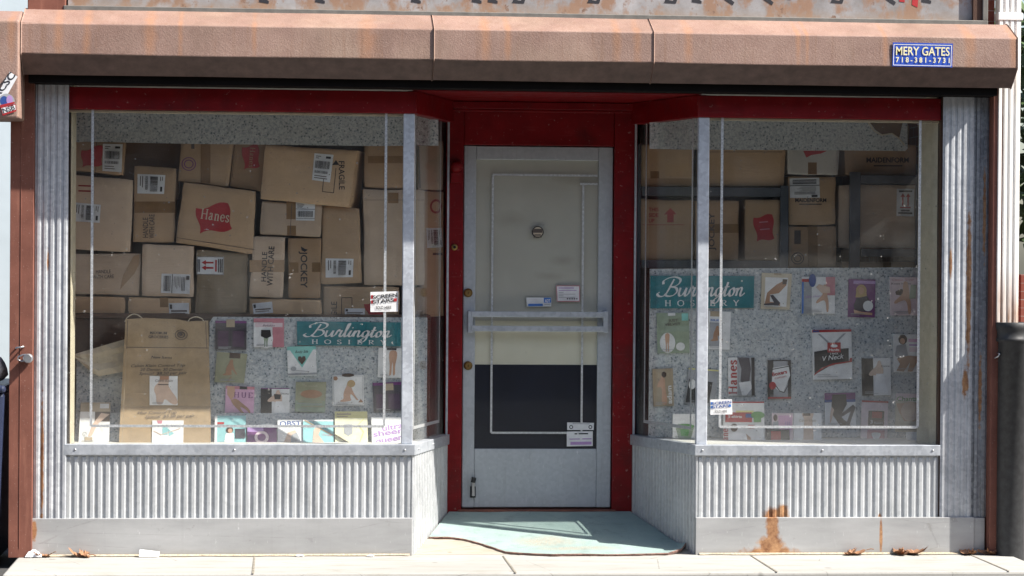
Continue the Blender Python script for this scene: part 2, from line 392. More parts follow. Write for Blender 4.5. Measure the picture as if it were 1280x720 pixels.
# ------------------------------------------------------------------ lettering
_tc = {}
def glyphs(txt, bold=0., shear=0.):
    k = (txt, bold, shear)
    if k not in _tc:
        cu = bpy.data.curves.new('t', 'FONT'); cu.body = txt; cu.offset = bold; cu.shear = shear; cu.fill_mode = 'FRONT'; cu.resolution_u = 3
        ob = bpy.data.objects.new('t', cu)
        me = bpy.data.meshes.new_from_object(ob)
        vs = [(v.co.x, v.co.y) for v in me.vertices]; ps = [list(p.vertices) for p in me.polygons]
        x0 = min(v[0] for v in vs); x1 = max(v[0] for v in vs)
        _tc[k] = ([((x-x0)/(x1-x0), y/.69) for x, y in vs], ps)
        bpy.data.objects.remove(ob); bpy.data.curves.remove(cu); bpy.data.meshes.remove(me)
    return _tc[k]
def crom(pts, n=8):
    p = [Vector((a, b)) for a, b in pts]; p = [p[0]*2-p[1]]+p+[p[-1]*2-p[-2]]; out = []
    for i in range(1, len(p)-2):
        for j in range(n):
            t = j/n; a, b, c, d = p[i-1:i+3]
            out.append(.5*((2*b)+(c-a)*t+(2*a-5*b+4*c-d)*t*t+(3*b-a-3*c+d)*t**3))
    out.append(p[-2]); return out
def ribbon(path, thick, thin, ang=0.):
    """variable-width quads along a 2-D path, like a broad pen held at ang"""
    ca, sa = math.cos(ang), math.sin(ang); L = []
    for i, p in enumerate(path):
        t = path[min(i+1, len(path)-1)]-path[max(i-1, 0)]
        if t.length < 1e-6: t = Vector((1, 0))
        t.normalize(); n = Vector((-t.y, t.x))
        a = n.x*ca+n.y*sa; b = -n.x*sa+n.y*ca
        w = math.hypot(a*thick, b*thin)/2
        L.append((p-n*w, p+n*w))
    return [(L[i][0], L[i+1][0], L[i+1][1], L[i][1]) for i in range(len(L)-1)]
SCRIPT = [[(1.0, 1.95), (.8, 1.3), (.5, .4), (.2, 0), (-.25, -.05), (-.55, .2), (-.35, .45)], [(-.1, 1.35), (-.15, 1.75), (.4, 2.1), (1.1, 2.2), (1.7, 1.95), (1.7, 1.5), (1.3, 1.15), (.75, 1.05)],
          [(.75, 1.05), (1.4, .95), (1.62, .5), (1.25, .05), (.65, -.02), (.25, .2)],
          [(1.95, .95), (1.9, .25), (2.1, 0), (2.4, .25), (2.65, .95)], [(2.65, .95), (2.6, .2), (2.75, 0), (3.0, .3)], [(3.0, .3), (3.15, .95), (3.25, 1.1), (3.35, .9), (3.58, .9), (3.5, .2), (3.7, 0), (3.9, .3)],
          [(3.9, .3), (4.2, 1.3), (4.3, 2.0), (4.12, 1.9), (4.05, .3), (4.2, 0), (4.45, .3)], [(4.45, .3), (4.65, .95), (4.55, .2), (4.75, 0), (4.95, .3)], [(4.7, 1.35), (4.8, 1.48)],
          [(4.95, .3), (5.12, .95), (5.1, 0)], [(5.1, .4), (5.35, .92), (5.6, .85), (5.58, .2), (5.75, 0), (6.0, .35)],
          [(6.65, .8), (6.4, .98), (6.1, .65), (6.12, .12), (6.35, .02), (6.6, .4), (6.72, .95)], [(6.72, .95), (6.62, -.35), (6.3, -.85), (5.95, -.7), (6.2, -.3), (6.95, .3)],
          [(6.95, .3), (7.15, 1.0), (7.25, 1.6)], [(7.25, 1.6), (7.12, .25), (7.3, 0), (7.55, .3)], [(6.95, 1.02), (7.5, 1.08)],
          [(7.95, .95), (7.65, .6), (7.72, .06), (8.0, .04), (8.18, .55), (7.95, .95)], [(7.95, .95), (8.2, .78), (8.42, .9)],
          [(8.42, .9), (8.5, .7), (8.46, 0)], [(8.46, .4), (8.72, .92), (8.97, .85), (8.92, .2), (9.08, 0), (9.4, .35)]]
def S(*a): return list(a)
SERIF = {
 'H': (1.0, [[(.17, 0), (.17, 1)], [(.8, 0), (.8, 1)], [(.17, .52), (.8, .52)], [(.02, .02), (.32, .02)], [(.02, .98), (.32, .98)], [(.65, .02), (.95, .02)], [(.65, .98), (.95, .98)]]),
 'O': (1.0, [[(.5, 1), (.14, .8), (.06, .5), (.14, .2), (.5, 0), (.86, .2), (.94, .5), (.86, .8), (.5, 1)]]),
 'S': (.7, [[(.58, .8), (.5, .95), (.3, 1), (.1, .85), (.14, .64), (.35, .52), (.55, .38), (.6, .2), (.45, .03), (.22, .02), (.06, .22)]]),
 'I': (.45, [[(.2, 0), (.2, 1)], [(.04, .02), (.36, .02)], [(.04, .98), (.36, .98)]]),
 'E': (.8, [[(.17, 0), (.17, 1)], [(.02, .02), (.7, .02)], [(.02, .98), (.68, .98)], [(.17, .52), (.5, .52)], [(.7, .02), (.72, .25)], [(.68, .98), (.69, .76)]]),
 'R': (.9, [[(.17, 0), (.17, 1)], [(.02, .02), (.32, .02)], [(.02, .98), (.4, .98), (.68, .85), (.64, .6), (.4, .5), (.17, .5)], [(.4, .5), (.65, .12), (.88, .02)]]),
 'Y': (.9, [[(.42, 0), (.42, .45)], [(.08, .98), (.42, .45)], [(.8, .98), (.42, .45)], [(.27, .02), (.57, .02)], [(0, .98), (.24, .98)], [(.68, .98), (.92, .98)]]),
 'U': (.95, [[(.17, 1), (.17, .3), (.3, .04), (.55, .02), (.74, .25), (.76, 1)], [(.02, .98), (.32, .98)], [(.64, .98), (.9, .98)]]),
 'a': (.62, [[(.1, .52), (.2, .66), (.38, .64), (.42, .5), (.42, .12), (.56, .02)], [(.42, .42), (.14, .3), (.06, .12), (.18, .0), (.34, .06), (.42, .18)]]),
 'n': (.74, [[(.16, 0), (.16, .64)], [(.03, .02), (.29, .02)], [(.03, .64), (.16, .64)], [(.16, .48), (.32, .65), (.5, .6), (.55, .44), (.55, 0)], [(.42, .02), (.68, .02)]]),
 'e': (.62, [[(.08, .36), (.52, .38), (.48, .58), (.3, .67), (.12, .54), (.07, .32), (.14, .1), (.32, 0), (.54, .12)]]),
 's': (.52, [[(.42, .52), (.36, .64), (.22, .67), (.08, .56), (.14, .42), (.34, .28), (.42, .14), (.3, .01), (.14, .02), (.04, .16)]]),
 ' ': (.4, [])}

class Draw:
    """decals on the plane y=Y, in photo pixels or in the unit square of a quad (v down); each layer 0.4 mm prouder"""
    def __init__(s, mb, Y): s.mb = mb; s.Y = Y; s.k = 1
    def lay(s): s.k += 1; return s.Y-.0005*s.k
    def poly(s, pts, m):
        y = s.lay(); s.mb.face([at(px, py, y) for px, py in pts], m)
    def rect(s, x0, y0, x1, y1, m): s.poly([(x0, y1), (x1, y1), (x1, y0), (x0, y0)], m)
    def ell(s, cx, cy, rx, ry, m, n=20): s.poly([(cx+rx*math.cos(2*math.pi*i/n), cy+ry*math.sin(2*math.pi*i/n)) for i in range(n)], m)
    def ring(s, cx, cy, rx, ry, w, m, n=24):
        y = s.lay()
        for i in range(n):
            a, b = 2*math.pi*i/n, 2*math.pi*(i+1)/n
            s.mb.face([at(cx+rx*k*math.cos(t), cy+ry*k*math.sin(t), y) for t, k in ((a, 1), (b, 1), (b, 1-w), (a, 1-w))], m)
    def line(s, pts, w, m):
        y = s.lay()
        for (a, b), (c, d) in zip(pts, pts[1:]):
            L = math.hypot(c-a, d-b) or 1; nx, ny = -(d-b)/L*w/2, (c-a)/L*w/2; y -= .00003
            s.mb.face([at(q[0], q[1], y) for q in ((a-nx, b-ny), (c-nx, d-ny), (c+nx, d+ny), (a+nx, b+ny))], m)
    def text(s, t, x0, y0, x1, y1, h, m, bold=.01, shear=0.):
        vs, ps = glyphs(t, bold, shear); y = s.lay(); L = math.hypot(x1-x0, y1-y0)
        ux, uy = x1-x0, y1-y0; vx, vy = uy/L*h, -ux/L*h
        pt = [at(x0+ux*a+vx*b, y0+uy*a+vy*b, y) for a, b in vs]
        for p in ps: s.mb.face([pt[i] for i in p], m)
    def strokes(s, paths, x0, y0, x1, y1, w, h, m, thick, thin, ang=0., shear=0., n=6):
        """2-D stroke paths (width w units) written from baseline start to end, h px per unit of height"""
        y = s.lay(); L = math.hypot(x1-x0, y1-y0); ux, uy = (x1-x0)/w, (y1-y0)/w; vx, vy = (y1-y0)/L*h, -(x1-x0)/L*h
        for p in paths:
            q = crom(p, n) if len(p) > 2 else [Vector(p[0]), Vector(p[1])]
            for quad in ribbon(q, thick, thin, ang):
                y -= .000012
                s.mb.face([at(x0+ux*(a.x+shear*a.y)+vx*a.y, y0+uy*(a.x+shear*a.y)+vy*a.y, y) for a in quad], m)
    def serif(s, t, x0, y0, x1, y1, h, m, space=.12, thick=.16, thin=.07):
        paths = []; x = 0
        for c in t:
            w, ps = SERIF[c]; paths += [[(a+x, b) for a, b in p] for p in ps]; x += w+space
        s.strokes(paths, x0, y0, x1, y1, x-space, h, m, thick, thin)
    def sub(s, q): return Sub(s, q)
class Sub:
    def __init__(s, d, q):
        if len(q) == 4 and not isinstance(q[0], tuple): q = [(q[0], q[1]), (q[2], q[1]), (q[2], q[3]), (q[0], q[3])]
        s.d = d; s.q = q
    def p(s, u, v):
        a, b, c, e = s.q
        return tuple((a[i]*(1-u)+b[i]*u)*(1-v)+(e[i]*(1-u)+c[i]*u)*v for i in (0, 1))
    def poly(s, pts, m): s.d.poly([s.p(*p) for p in pts], m)
    def rect(s, u0, v0, u1, v1, m): s.poly([(u0, v1), (u1, v1), (u1, v0), (u0, v0)], m)
    def ell(s, cu, cv, ru, rv, m, n=18): s.poly([(cu+ru*math.cos(2*math.pi*i/n), cv+rv*math.sin(2*math.pi*i/n)) for i in range(n)], m)
    def text(s, t, u0, v0, u1, v1, h, m, bold=.01, shear=0.):
        a = s.p(u0, v0); b = s.p(u1, v1); s.d.text(t, *a, *b, h, m, bold, shear)
    def line(s, pts, w, m): s.d.line([s.p(*p) for p in pts], w, m)
    def fig(s, shape, m, u0=0, v0=0, u1=1, v1=1):
        for _ in range(2):
            shape = [q for a, b in zip(shape, shape[1:]+shape[:1]) for q in ((a[0]*.75+b[0]*.25, a[1]*.75+b[1]*.25), (a[0]*.25+b[0]*.75, a[1]*.25+b[1]*.75))]
        s.poly([(u0+(u1-u0)*a, v0+(v1-v0)*b) for a, b in shape], m)
KNEEL = [(.42, .22), (.5, .13), (.6, .18), (.58, .3), (.64, .48), (.78, .74), (.86, .82), (.78, .84), (.66, .68), (.56, .58), (.54, .74), (.62, .86), (.2, .9), (.13, .85), (.3, .78), (.28, .62), (.34, .42), (.4, .33)]
LEGS = [(.25, .0), (.75, .0), (.74, .3), (.62, .58), (.66, .9), (.58, .99), (.5, .95), (.5, .6), (.46, .42), (.42, .62), (.42, .92), (.3, 1.), (.27, .94), (.31, .6), (.22, .28)]
HIP = [(.35, 0), (.7, 0), (.68, .2), (.66, .38), (1, .8), (1, 1), (.8, 1), (.52, .76), (.46, 1), (.22, 1), (.22, .68), (.13, .5), (.17, .34), (.33, .22)]
STAND = [(.5, .04), (.6, .02), (.64, .14), (.72, .26), (.7, .46), (.88, .98), (.42, .98), (.5, .55), (.42, .42), (.2, .47), (.12, .40), (.34, .24), (.46, .17)]
SEAT = [(.1, .1), (.35, .0), (.6, .3), (.9, .62), (1., .9), (.94, .98), (.78, .7), (.5, .5), (.62, .8), (.74, .96), (.6, .98), (.42, .7), (.2, .4)]
STRIDE = [(.42, 0), (.56, .02), (.6, .2), (.62, .42), (.7, .7), (.68, 1.), (.58, 1.), (.56, .72), (.48, .56), (.3, .6), (.08, .7), (.04, .62), (.28, .46), (.4, .34), (.38, .16)]
BRIEF = [(.12, .1), (.88, .1), (.9, .3), (.66, .55), (.56, .86), (.44, .86), (.34, .55), (.1, .3)]

# ================================================================== SETTING
mb = MB(); mb.face([(-150, -150, -.06), (150, -150, -.06), (150, 250, -.06), (-150, 250, -.06)], 'asphalt'); mb.build('ground', kind='structure')
mb = MB(); mb.box(-2.915, 2.55, -.86, .15, -.055, 0, 'concrete')
for px0, px1 in ((322, 312), (632, 643), (945, 968), (1226, 1253)):
    a = at(px0, 697, -.25); b = at(px1, 716, -.8)
    xa, xb = a.x, b.x
    xm = (xa+xb)/2
    jt = [(xm-.006, -.86), (xm+.006, -.86), (xm+.004, -.1), (xm-.004, -.1)]
    mb.face([(x, y, .003) for x, y in jt], 'joint')
mb.build('sidewalk', kind='structure', bevel=.012)
mb = MB(); mb.box(-9, 9, -2.6, -.865, -.05, -.03, 'concrete2'); mb.build('pavement', kind='structure', bevel=.01)
mb = MB(); mb.box(-30, 30, -2.76, -2.605, -.055, -.032, 'concrete'); mb.build('kerb', kind='structure', bevel=.02)
# fine sand swept against the kick plates
mb = MB()
for x0, x1 in ((-2.84, -.80), (.80, 2.36)):
    n = 90; rows = [[], []]
    for i in range(n+1):
        x = x0+(x1-x0)*i/n; w = .018+.022*mnoise.noise((x*5, 3, 1))+.01*random.random()
        rows[0].append((x, -.062-max(.004, w), .004)); rows[1].append((x, -.0655, .012))
    mb.grid(rows, 'grit')
mb.build('sand', kind='structure')

YB = .8                                             # plane of the door surround
def ramp_z(y): return .002+.148*max(0, y+.02)/(YB+.02)
mb = MB(); mb.prism([(-.775, -.02, .002), (.775, -.02, .002), (.535, YB, .150), (-.535, YB, .150)], (0, 0, -.1), 'ramp')
mb.build('entry_ramp', kind='structure')

# ================================================================== STOREFRONT
shop = empty('storefront', (0, 0, 0), 'one storey shop front of ribbed galvanised steel and red paint around a recessed door', 'building')
ZS, ZSB, ZK, ZH, ZT = .607, .548, .202, 2.42, 2.545      # sill top, sill bottom, kick top, header bottom, soffit
XO, XI = 2.664, .786                                     # outer and inner edge of each shop window
XBK = .548                                               # recess half width at the door
def ribs(p0, p1, out, z0, z1, pitch=.0415, dep=.0072, top_round=True, m='galv', zf0=None, zf1=None):
    """ribbed sheet from p0 to p1 (2-D), ribs standing towards 'out'; optional sloping foot"""
    p0, p1, out = Vector(p0), Vector(p1), Vector(out).normalized()
    L = (p1-p0).length; t = (p1-p0)/L; n = max(1, round(L/pitch)); pt = L/n
    prof = []
    for i in range(n):
        for u, h in ((0, 0), (.22, 0), (.25, .08), (.34, .94), (.37, 1), (.73, 1), (.76, .94), (.85, .08), (.88, 0)):
            prof.append(((i+u)*pt, h))
    prof.append((L, 0))
    zs = [(0, 1), (1, 1)] if not top_round else [(0, 1), (.90, 1), (.935, .93), (.962, .6), (.975, .0), (1, 0)]
    rows = []
    for k, a in zs:
        row = []
        for s_, h in prof:
            zb = z0 if zf0 is None else zf0+(zf1-zf0)*s_/L
            q = p0+t*s_+out*dep*h*a
            row.append((q.x, q.y, zb+(z1-zb)*k))
        rows.append(row)
    m_ = MB(); m_.grid(rows, m, False); return m_
for sgn in (-1, 1):
    # front bulkhead + return bulkhead
    xa, xb = (-XO-.01, -XI) if sgn < 0 else (XI, XO-.5*0-.512)
    ribs((xa, -.030), (xb, -.030), (0, -1), ZK, ZSB+.002).build('bulkhead', shop)
    q0, q1 = Vector((sgn*XI, -.030)), Vector((sgn*XBK, YB))
    d = (q1-q0).normalized(); out = Vector((-sgn*d.y, sgn*d.x)) if sgn > 0 else Vector((d.y, -d.x))
    if out.x*sgn > 0: out = -out
    ribs(q0, q1, out, 0, ZSB+.002, .0415, .011, False, 'galv', ramp_z(-.03)-.004, ramp_z(YB)-.004).build('bulkhead', shop)
    # corner bead of the two sheets
    c = MB(); c.box(min(sgn*(XI-.004), sgn*(XI+.006)), max(sgn*(XI-.004), sgn*(XI+.006)), -.040, -.026, .0, ZSB+.001, 'galv'); c.build('corner_bead', shop, .002)
    # kick plate
    k = MB()
    if sgn < 0: k.box(-2.847, -XI-.001, -.064, -.02, -.01, ZK+.004, 'kick')
    else: k.box(XI-.006, 2.351, -.064, -.02, -.01, ZK+.004, 'kick')
    k.build('kick_plate', shop, .003)
    if sgn > 0:
        k = MB(); k.box(2.353, 2.415, -.05, -.02, -.01, ZK, 'kick'); k.build('kick_plate', shop, .003)
    # sill cap: front run and return run as one L-shaped piece
    xe = -XO-.012 if sgn < 0 else 2.157
    s_ = MB()
    pro = .052
    i0 = Vector((sgn*(XI-.012), -pro)); i1 = q1+out*.020; i1.y = YB
    poly = [(xe, -pro), (i0.x, i0.y), (i1.x, i1.y), (q1.x+sgn*.03, YB), (sgn*(XI+.03), .0), (xe, .0)]
    if sgn > 0: poly = poly[::-1]
    s_.prism([(x, y, ZSB) for x, y in poly], (0, 0, ZS-ZSB), 'alu')
    sill = s_.build('window_sill', shop, .003)
    def screw(x, y, z, nrm):
        m_ = MB(); n_ = Vector(nrm).normalized(); m_.tube([Vector((x, y, z))-n_*.001, Vector((x, y, z))+n_*.003, Vector((x, y, z))+n_*.0045], [.006, .006, .003], 'steel', 8); m_.build('screw', sill)
    for px in ((94, 293, 506) if sgn < 0 else (878, 1028, 1166)):
        p = at(px, 561, -pro); screw(p.x, -pro, ZSB+.03, (0, -1, 0))
    for f_ in (.10, .52):
        q = i0.lerp(i1, f_); screw(q.x, q.y, ZSB+.03, (out.x, out.y, 0))
    # corner mullion
    m_ = MB(); x0, x1 = sorted((sgn*(XI), sgn*(XI+.062))); m_.box(x0, x1, -.012, .03, ZS, ZH, 'mull'); m_.build('corner_mullion', shop, .004)
    # header over glass: front and return
    h = MB(); hx = sorted((sgn*(XI+.0), sgn*(XO+.0 if sgn < 0 else 2.152))); h.box(hx[0], hx[1], -.022, .05, ZH, 2.541, 'red'); h.build('header', shop, .004)
    h = MB(); a0, a1 = Vector((sgn*(XI-.002), -.024)), q1.copy(); o2 = out*.03
    pts = [a0+o2*.2, a1+o2, a1-out*.04, a0-out*.05]
    if sgn > 0: pts = pts[::-1]
    h.prism([(p.x, p.y, ZH) for p in pts], (0, 0, .123), 'red'); h.build('header', shop, .004)
    # panes
    x0, x1 = sorted((sgn*(XI+.06), sgn*XO if sgn < 0 else 2.152))
    g = MB(); g.box(x0, x1, .006, .012, ZS-.003, ZH+.004, 'glass'); pane = g.build('window_pane', shop)
    t = MB(); yt = .0045
    def strip(pts, w, y=yt):
        for (ax, az), (bx, bz) in zip(pts, pts[1:]):
            if abs(ax-bx) < abs(az-bz): t.box(min(ax, bx)-w/2, max(ax, bx)+w/2, y-.001, y, min(az, bz), max(az, bz), 'tape_foil')
            else: t.box(min(ax, bx), max(ax, bx), y-.0012, y-.0002, min(az, bz)-w/2, max(az, bz)+w/2, 'tape_foil')
    if sgn < 0:
        a = at(116, 138, yt); b = at(480, 533, yt)
        strip([(a.x, ZH), (a.x, b.z), (b.x, b.z), (b.x, ZH)], .014)
    else:
        a = at(903, 150, yt); b = at(1147, 534, yt)
        strip([(a.x, ZH), (a.x, b.z), (b.x, b.z), (b.x, ZH)], .014)
    t.build('alarm_tape', pane)
    g = MB(); r0, r1 = Vector((sgn*(XI-.004), .02)), Vector((sgn*(XBK+.002), YB-.002)); o3 = -out*.02
    pts = [r0+o3, r1+o3, r1+o3-out*.006, r0+o3-out*.006]
    if sgn > 0: pts = pts[::-1]
    g.prism([(p.x, p.y, ZS-.003) for p in pts], (0, 0, ZH-ZS+.006), 'glass'); pane2 = g.build('window_pane', shop)
    t = MB(); w = .018
    def rp(f_, z, k=.0012):
        q = r0.lerp(r1, f_)+o3+out*k; return (q.x, q.y, z)
    fa, fb = (.10, .86)
    zb = b.z-.005
    dL = w/(r1-r0).length
    for f_ in (fa, fb):
        t.face([rp(f_, zb), rp(f_+dL, zb), rp(f_+dL, ZH), rp(f_, ZH)], 'tape_foil')
    t.face([rp(fa, zb-w, .0016), rp(fb+dL, zb-w, .0016), rp(fb+dL, zb, .0016), rp(fa, zb, .0016)], 'tape_foil')
    t.build('alarm_tape', pane2)
    # bright metal stop where the return glass meets the jamb
    g = MB(); q = r1+out*.002; g.box(q.x-.006, q.x+.006, YB-.018, YB-.002, ZS, ZH, 'alu'); g.build('glass_stop', shop, .001)
    # top lining of the window opening
    g = MB(); g.box(min(x0, x1), max(x0, x1), .02, .06, ZH-.014, ZH-.001, 'cream'); g.build('glazing_bead', shop, .002)
# left-hand pilaster and right-hand pilaster in wide ribs
ribs((-2.835, -.046), (-XO+.006, -.046), (0, -1), ZK+.002, 2.548, .036, .0055, False, 'galv_post').build('pilaster', shop)
ribs((2.157, -.046), (2.334, -.046), (0, -1), ZK+.002, 2.548, .036, .0055, False, 'galv_post').build('pilaster', shop)
ribs((2.338, -.030), (2.425, -.030), (0, -1), ZK+.002, 2.548, .040, .008, False, 'galv_dark').build('pilaster', shop)
b_ = MB(); b_.box(-2.84, -2.668, -.044, .3, 0, 2.56, 'dark_wood'); b_.build('pilaster_core', shop); b_ = MB(); b_.box(2.154, 2.43, -.028, .3, 0, 2.56, 'dark_wood'); b_.build('pilaster_core', shop)
# soffit of the recess
s_ = MB(); s_.prism([(-.80, -.02, ZT), (.80, -.02, ZT), (.60, YB+.02, ZT), (-.60, YB+.02, ZT)], (0, 0, .03), 'red'); s_.build('soffit', shop)
# door surround: jambs, transom panel, moulding
DX0, DX1, DZ0, DZ1 = -.458, .426, .172, 2.287
d_ = MB()
d_.box(-.560, DX0, YB, YB+.12, .10, ZT-.002, 'red'); d_.box(DX1, .560, YB, YB+.12, .10, ZT-.002, 'red')
d_.box(DX0+.001, DX1-.001, YB+.018, YB+.12, DZ1+.004, ZT-.045, 'red')
d_.box(-.545, .545, YB-.026, YB+.1, ZT-.046, ZT-.004, 'red')
d_.box(-.52, .52, YB-.012, YB-.0005, ZT-.062, ZT-.0465, 'red')
sur = d_.build('door_surround', shop, .004)
t = MB(); t.box(DX0-.02, DX1+.02, YB-.02, YB+.12, .120, DZ0-.004, 'post'); t.build('threshold', shop, .004)
k_ = MB(); p = at(568, 309, YB); k_.tube([(p.x, YB+.002, p.z), (p.x, YB-.012, p.z), (p.x, YB-.014, p.z)], [.019, .019, .009], 'brass', 16)
k_.tube([(p.x, YB-.0138, p.z), (p.x, YB-.0165, p.z)], .0085, 'gap', 12); k_.build('key_switch', sur)
k_ = MB(); p = at(570, 208, YB)
rows = []
for i in range(7):
    a = i/6*math.pi/2; rr = .038*math.cos(a)+.0005
    rows.append([(p.x+rr*math.cos(2*math.pi*j/14), YB-.02-.034*math.sin(a), p.z+rr*math.sin(2*math.pi*j/14)) for j in range(14)])
k_.grid(rows, 'red', True, True); k_.tube([(p.x, YB+.001, p.z), (p.x, YB-.0205, p.z)], .038, 'red', 14)
k_.box(p.x-.03, p.x+.03, YB-.03, YB-.001, p.z-.095, p.z-.036, 'red'); k_.build('alarm_dome', sur, .002)
# ------------------------------------------------ door leaf
YD = YB+.035
dl = MB()
def fr(x0, x1, z0, z1): dl.box(x0, x1, YD, YD+.045, z0, z1, 'door_alu')
gx0, gx1, gz0, gz1 = at(594, 400, YD).x, at(747, 400, YD).x, at(660, 561, YD).z, at(660, 200, YD).z
fr(DX0+.005, gx0, DZ0+.005, DZ1); fr(gx1, DX1-.005, DZ0+.005, DZ1); fr(gx0+.0005, gx1-.0005, gz1, DZ1-.001); fr(gx0+.0005, gx1-.0005, DZ0+.006, gz0)
door = dl.build('door', shop, .004)
pz = at(660, 456, YD).z
pm = at(660, 402, YD).z
p_ = MB(); p_.box(gx0-.005, gx1+.005, YD+.022, YD+.032, pm, gz1+.005, 'beige'); p_.build('blind', door)
p_ = MB(); p_.box(gx0-.005, gx1+.005, YD+.020, YD+.030, pz-.01, pm+.004, 'bounce_lit_blind'); p_.build('lower_blind_lit', door)  # paler lower blind: light bounced off the sunlit mat, put into its colour
p_ = MB(); p_.box(gx0-.005, gx1+.005, YD+.018, YD+.030, gz0-.005, pz, 'navy'); p_.build('backing_board', door)
p_ = MB(); p_.box(gx0-.004, gx1+.004, YD+.008, YD+.013, gz0-.004, gz1+.004, 'door_glass'); p_.build('pane', door)
t = MB(); yt = YD+.0065
def strip(pts, w, y):
    for (a, b), (c, e) in zip(pts, pts[1:]):
        p = at(a, b, y); q = at(c, e, y)
        if abs(p.x-q.x) < abs(p.z-q.z): t.box((p.x+q.x)/2-w/2, (p.x+q.x)/2+w/2, y-.001, y, min(p.z, q.z), max(p.z, q.z), 'tape_foil')
        else: t.box(min(p.x, q.x), max(p.x, q.x), y-.0013, y-.0003, (p.z+q.z)/2-w/2, (p.z+q.z)/2+w/2, 'tape_foil')
strip([(747, 219), (616, 219)], .012, yt); strip([(616, 219), (614, 541)], .012, yt); strip([(614, 541), (729, 541)], .012, yt); strip([(728, 541), (728, 230)], .012, yt); strip([(725, 230), (747, 230)], .012, yt)
t.build('alarm_tape', door)
h = MB()
for py in (393, 411):
    a = at(588, py, YD-.05); b = at(757, py, YD-.05); zc = (a.z+b.z)/2
    h.box(a.x+.004, b.x-.004, YD-.062, YD-.042, zc-.016, zc+.016, 'alu')
for px in (588, 757):
    a = at(px, 389, YD-.05); b = at(px, 416, YD-.05)
    h.box(a.x-.014, a.x+.014, YD-.058, YD-.0005, b.z, a.z, 'alu')
h.build('push_bar', door, .003)
for py in (366, 457):
    p = at(585, py, YD); h = MB(); h.tube([(p.x, YD+.001, p.z), (p.x, YD-.010, p.z), (p.x, YD-.016, p.z)], [.026, .026, .017], 'brass', 18)
    h.tube([(p.x, YD-.0158, p.z), (p.x, YD-.019, p.z)], .011, 'brass', 14); h.box(p.x-.0015, p.x+.0015, YD-.0195, YD-.0188, p.z-.007, p.z+.007, 'gap'); h.build('lock', door)
p = at(672, 290, YD+.007); h = MB()
h.tube([(p.x, YD+.008, p.z), (p.x, YD-.006, p.z)], .035, 'ink', 18); h.tube([(p.x, YD-.0055, p.z), (p.x, YD-.008, p.z)], .029, 'sand', 18)
D = Draw(h, YD-.0085); D.rect(666, 286, 678, 291, 'ink_soft'); D.rect(668, 293, 676, 294.5, 'ink_soft'); D.rect(667, 295.6, 677, 297, 'ink_soft'); h.build('bell_plate', door)
p = at(591, 610, YD); h = MB()
h.box(p.x-.016, p.x+.016, YD-.012, YD-.0005, p.z-.055, p.z+.01, 'iron'); h.box(p.x-.007, p.x+.009, YD-.03, YD-.0125, p.z-.045, p.z+.05, 'steel')
h.tube([(p.x-.002, YD-.035, p.z+.035), (p.x+.004, YD-.035, p.z+.065)], .014, 'iron', 10); h.build('door_holder', door, .002)
# ------------------------------------------------ body of the shop
w_ = MB(); w_.box(-2.875, 2.452, -.02, 9., 2.62, 4.3, 'brick')
w_.build('upper_wall', shop)
w_ = MB(); w_.box(-2.872, -2.70, .31, 9., -.02, 2.615, 'brick'); w_.build('side_wall', shop); w_ = MB(); w_.box(2.28, 2.452, .31, 9., -.02, 2.615, 'brick'); w_.build('side_wall', shop); w_ = MB(); w_.box(-2.69, 2.27, 8.8, 9., -.02, 2.615, 'brick'); w_.build('side_wall', shop)
w_ = MB(); w_.face([(-2.69, 2.6, .05), (2.27, 2.6, .05), (2.27, 2.6, 2.6), (-2.69, 2.6, 2.6)], 'room'); w_.build('back_wall', shop)
w_ = MB(); w_.box(-2.69, 2.27, .07, 2.6, 2.578, 2.60, 'room'); w_.build('ceiling', shop)
w_ = MB(); w_.box(-2.69, 2.27, YB+.13, 2.6, .02, .05, 'room_floor'); w_.build('floor', shop)
w_ = MB(); w_.box(-.545, -.53, YB+.13, 2.6, .05, 2.56, 'room'); w_.build('partition', shop); w_ = MB(); w_.box(.53, .545, YB+.13, 2.6, .05, 2.56, 'room'); w_.build('partition', shop)
w_ = MB()
w_.prism([(-2.655, .02, .575), (-.79, .02, .575), (-.585, .75, .575), (-2.655, .75, .575)], (0, 0, .022), 'deck'); w_.build('display_deck', shop); w_ = MB()
w_.prism([(.79, .02, .575), (2.15, .02, .575), (2.27, .75, .575), (.585, .75, .575)], (0, 0, .022), 'deck'); w_.build('display_deck', shop)

# ================================================================== ROLLING GATE
gate_e = empty('roll_gate', (0, -.1, 0), 'rust brown rolling security gate with its long housing over the windows and side rails', 'roll gate')
PROF = [(-.02, 2.955), (-.15, 2.945), (-.362, 2.852), (-.366, 2.688), (-.245, 2.588), (-.232, 2.588), (-.232, 2.60), (-.02, 2.80)]
seams = [-2.884, at(542, 60, -.36).x, at(817, 60, -.36).x, 2.487]
for i in range(3):
    x0, x1 = seams[i]+(.0015 if i else 0), seams[i+1]-.0015
    m_ = MB(); g = -.004*(i == 1)
    nn = 24; rows = []
    for j in range(nn+1):
        x = x0+(x1-x0)*j/nn
        rows.append([(x, y+g+.004*mnoise.noise((x*1.7, k, 5)), z+.003*mnoise.noise((x*1.3, k, 9))) for k, (y, z) in enumerate(PROF)])
    m_.grid([[r[k] for k in (7, 0, 1, 2, 3)] for r in rows], 'gate', False); m_.grid([[r[k] for k in (3, 4, 5, 6, 7)] for r in rows], 'gate_shaded', False); m_.face(rows[0], 'gate'); m_.face(rows[-1][::-1], 'gate')
    o_ = m_.build('housing', gate_e); wl = o_.modifiers.new('weld', 'WELD'); wl.merge_threshold = .0005; bv = o_.modifiers.new('bevel', 'BEVEL'); bv.width = .006; bv.segments = 2; bv.limit_method = 'ANGLE'; bv.angle_limit = R(25)
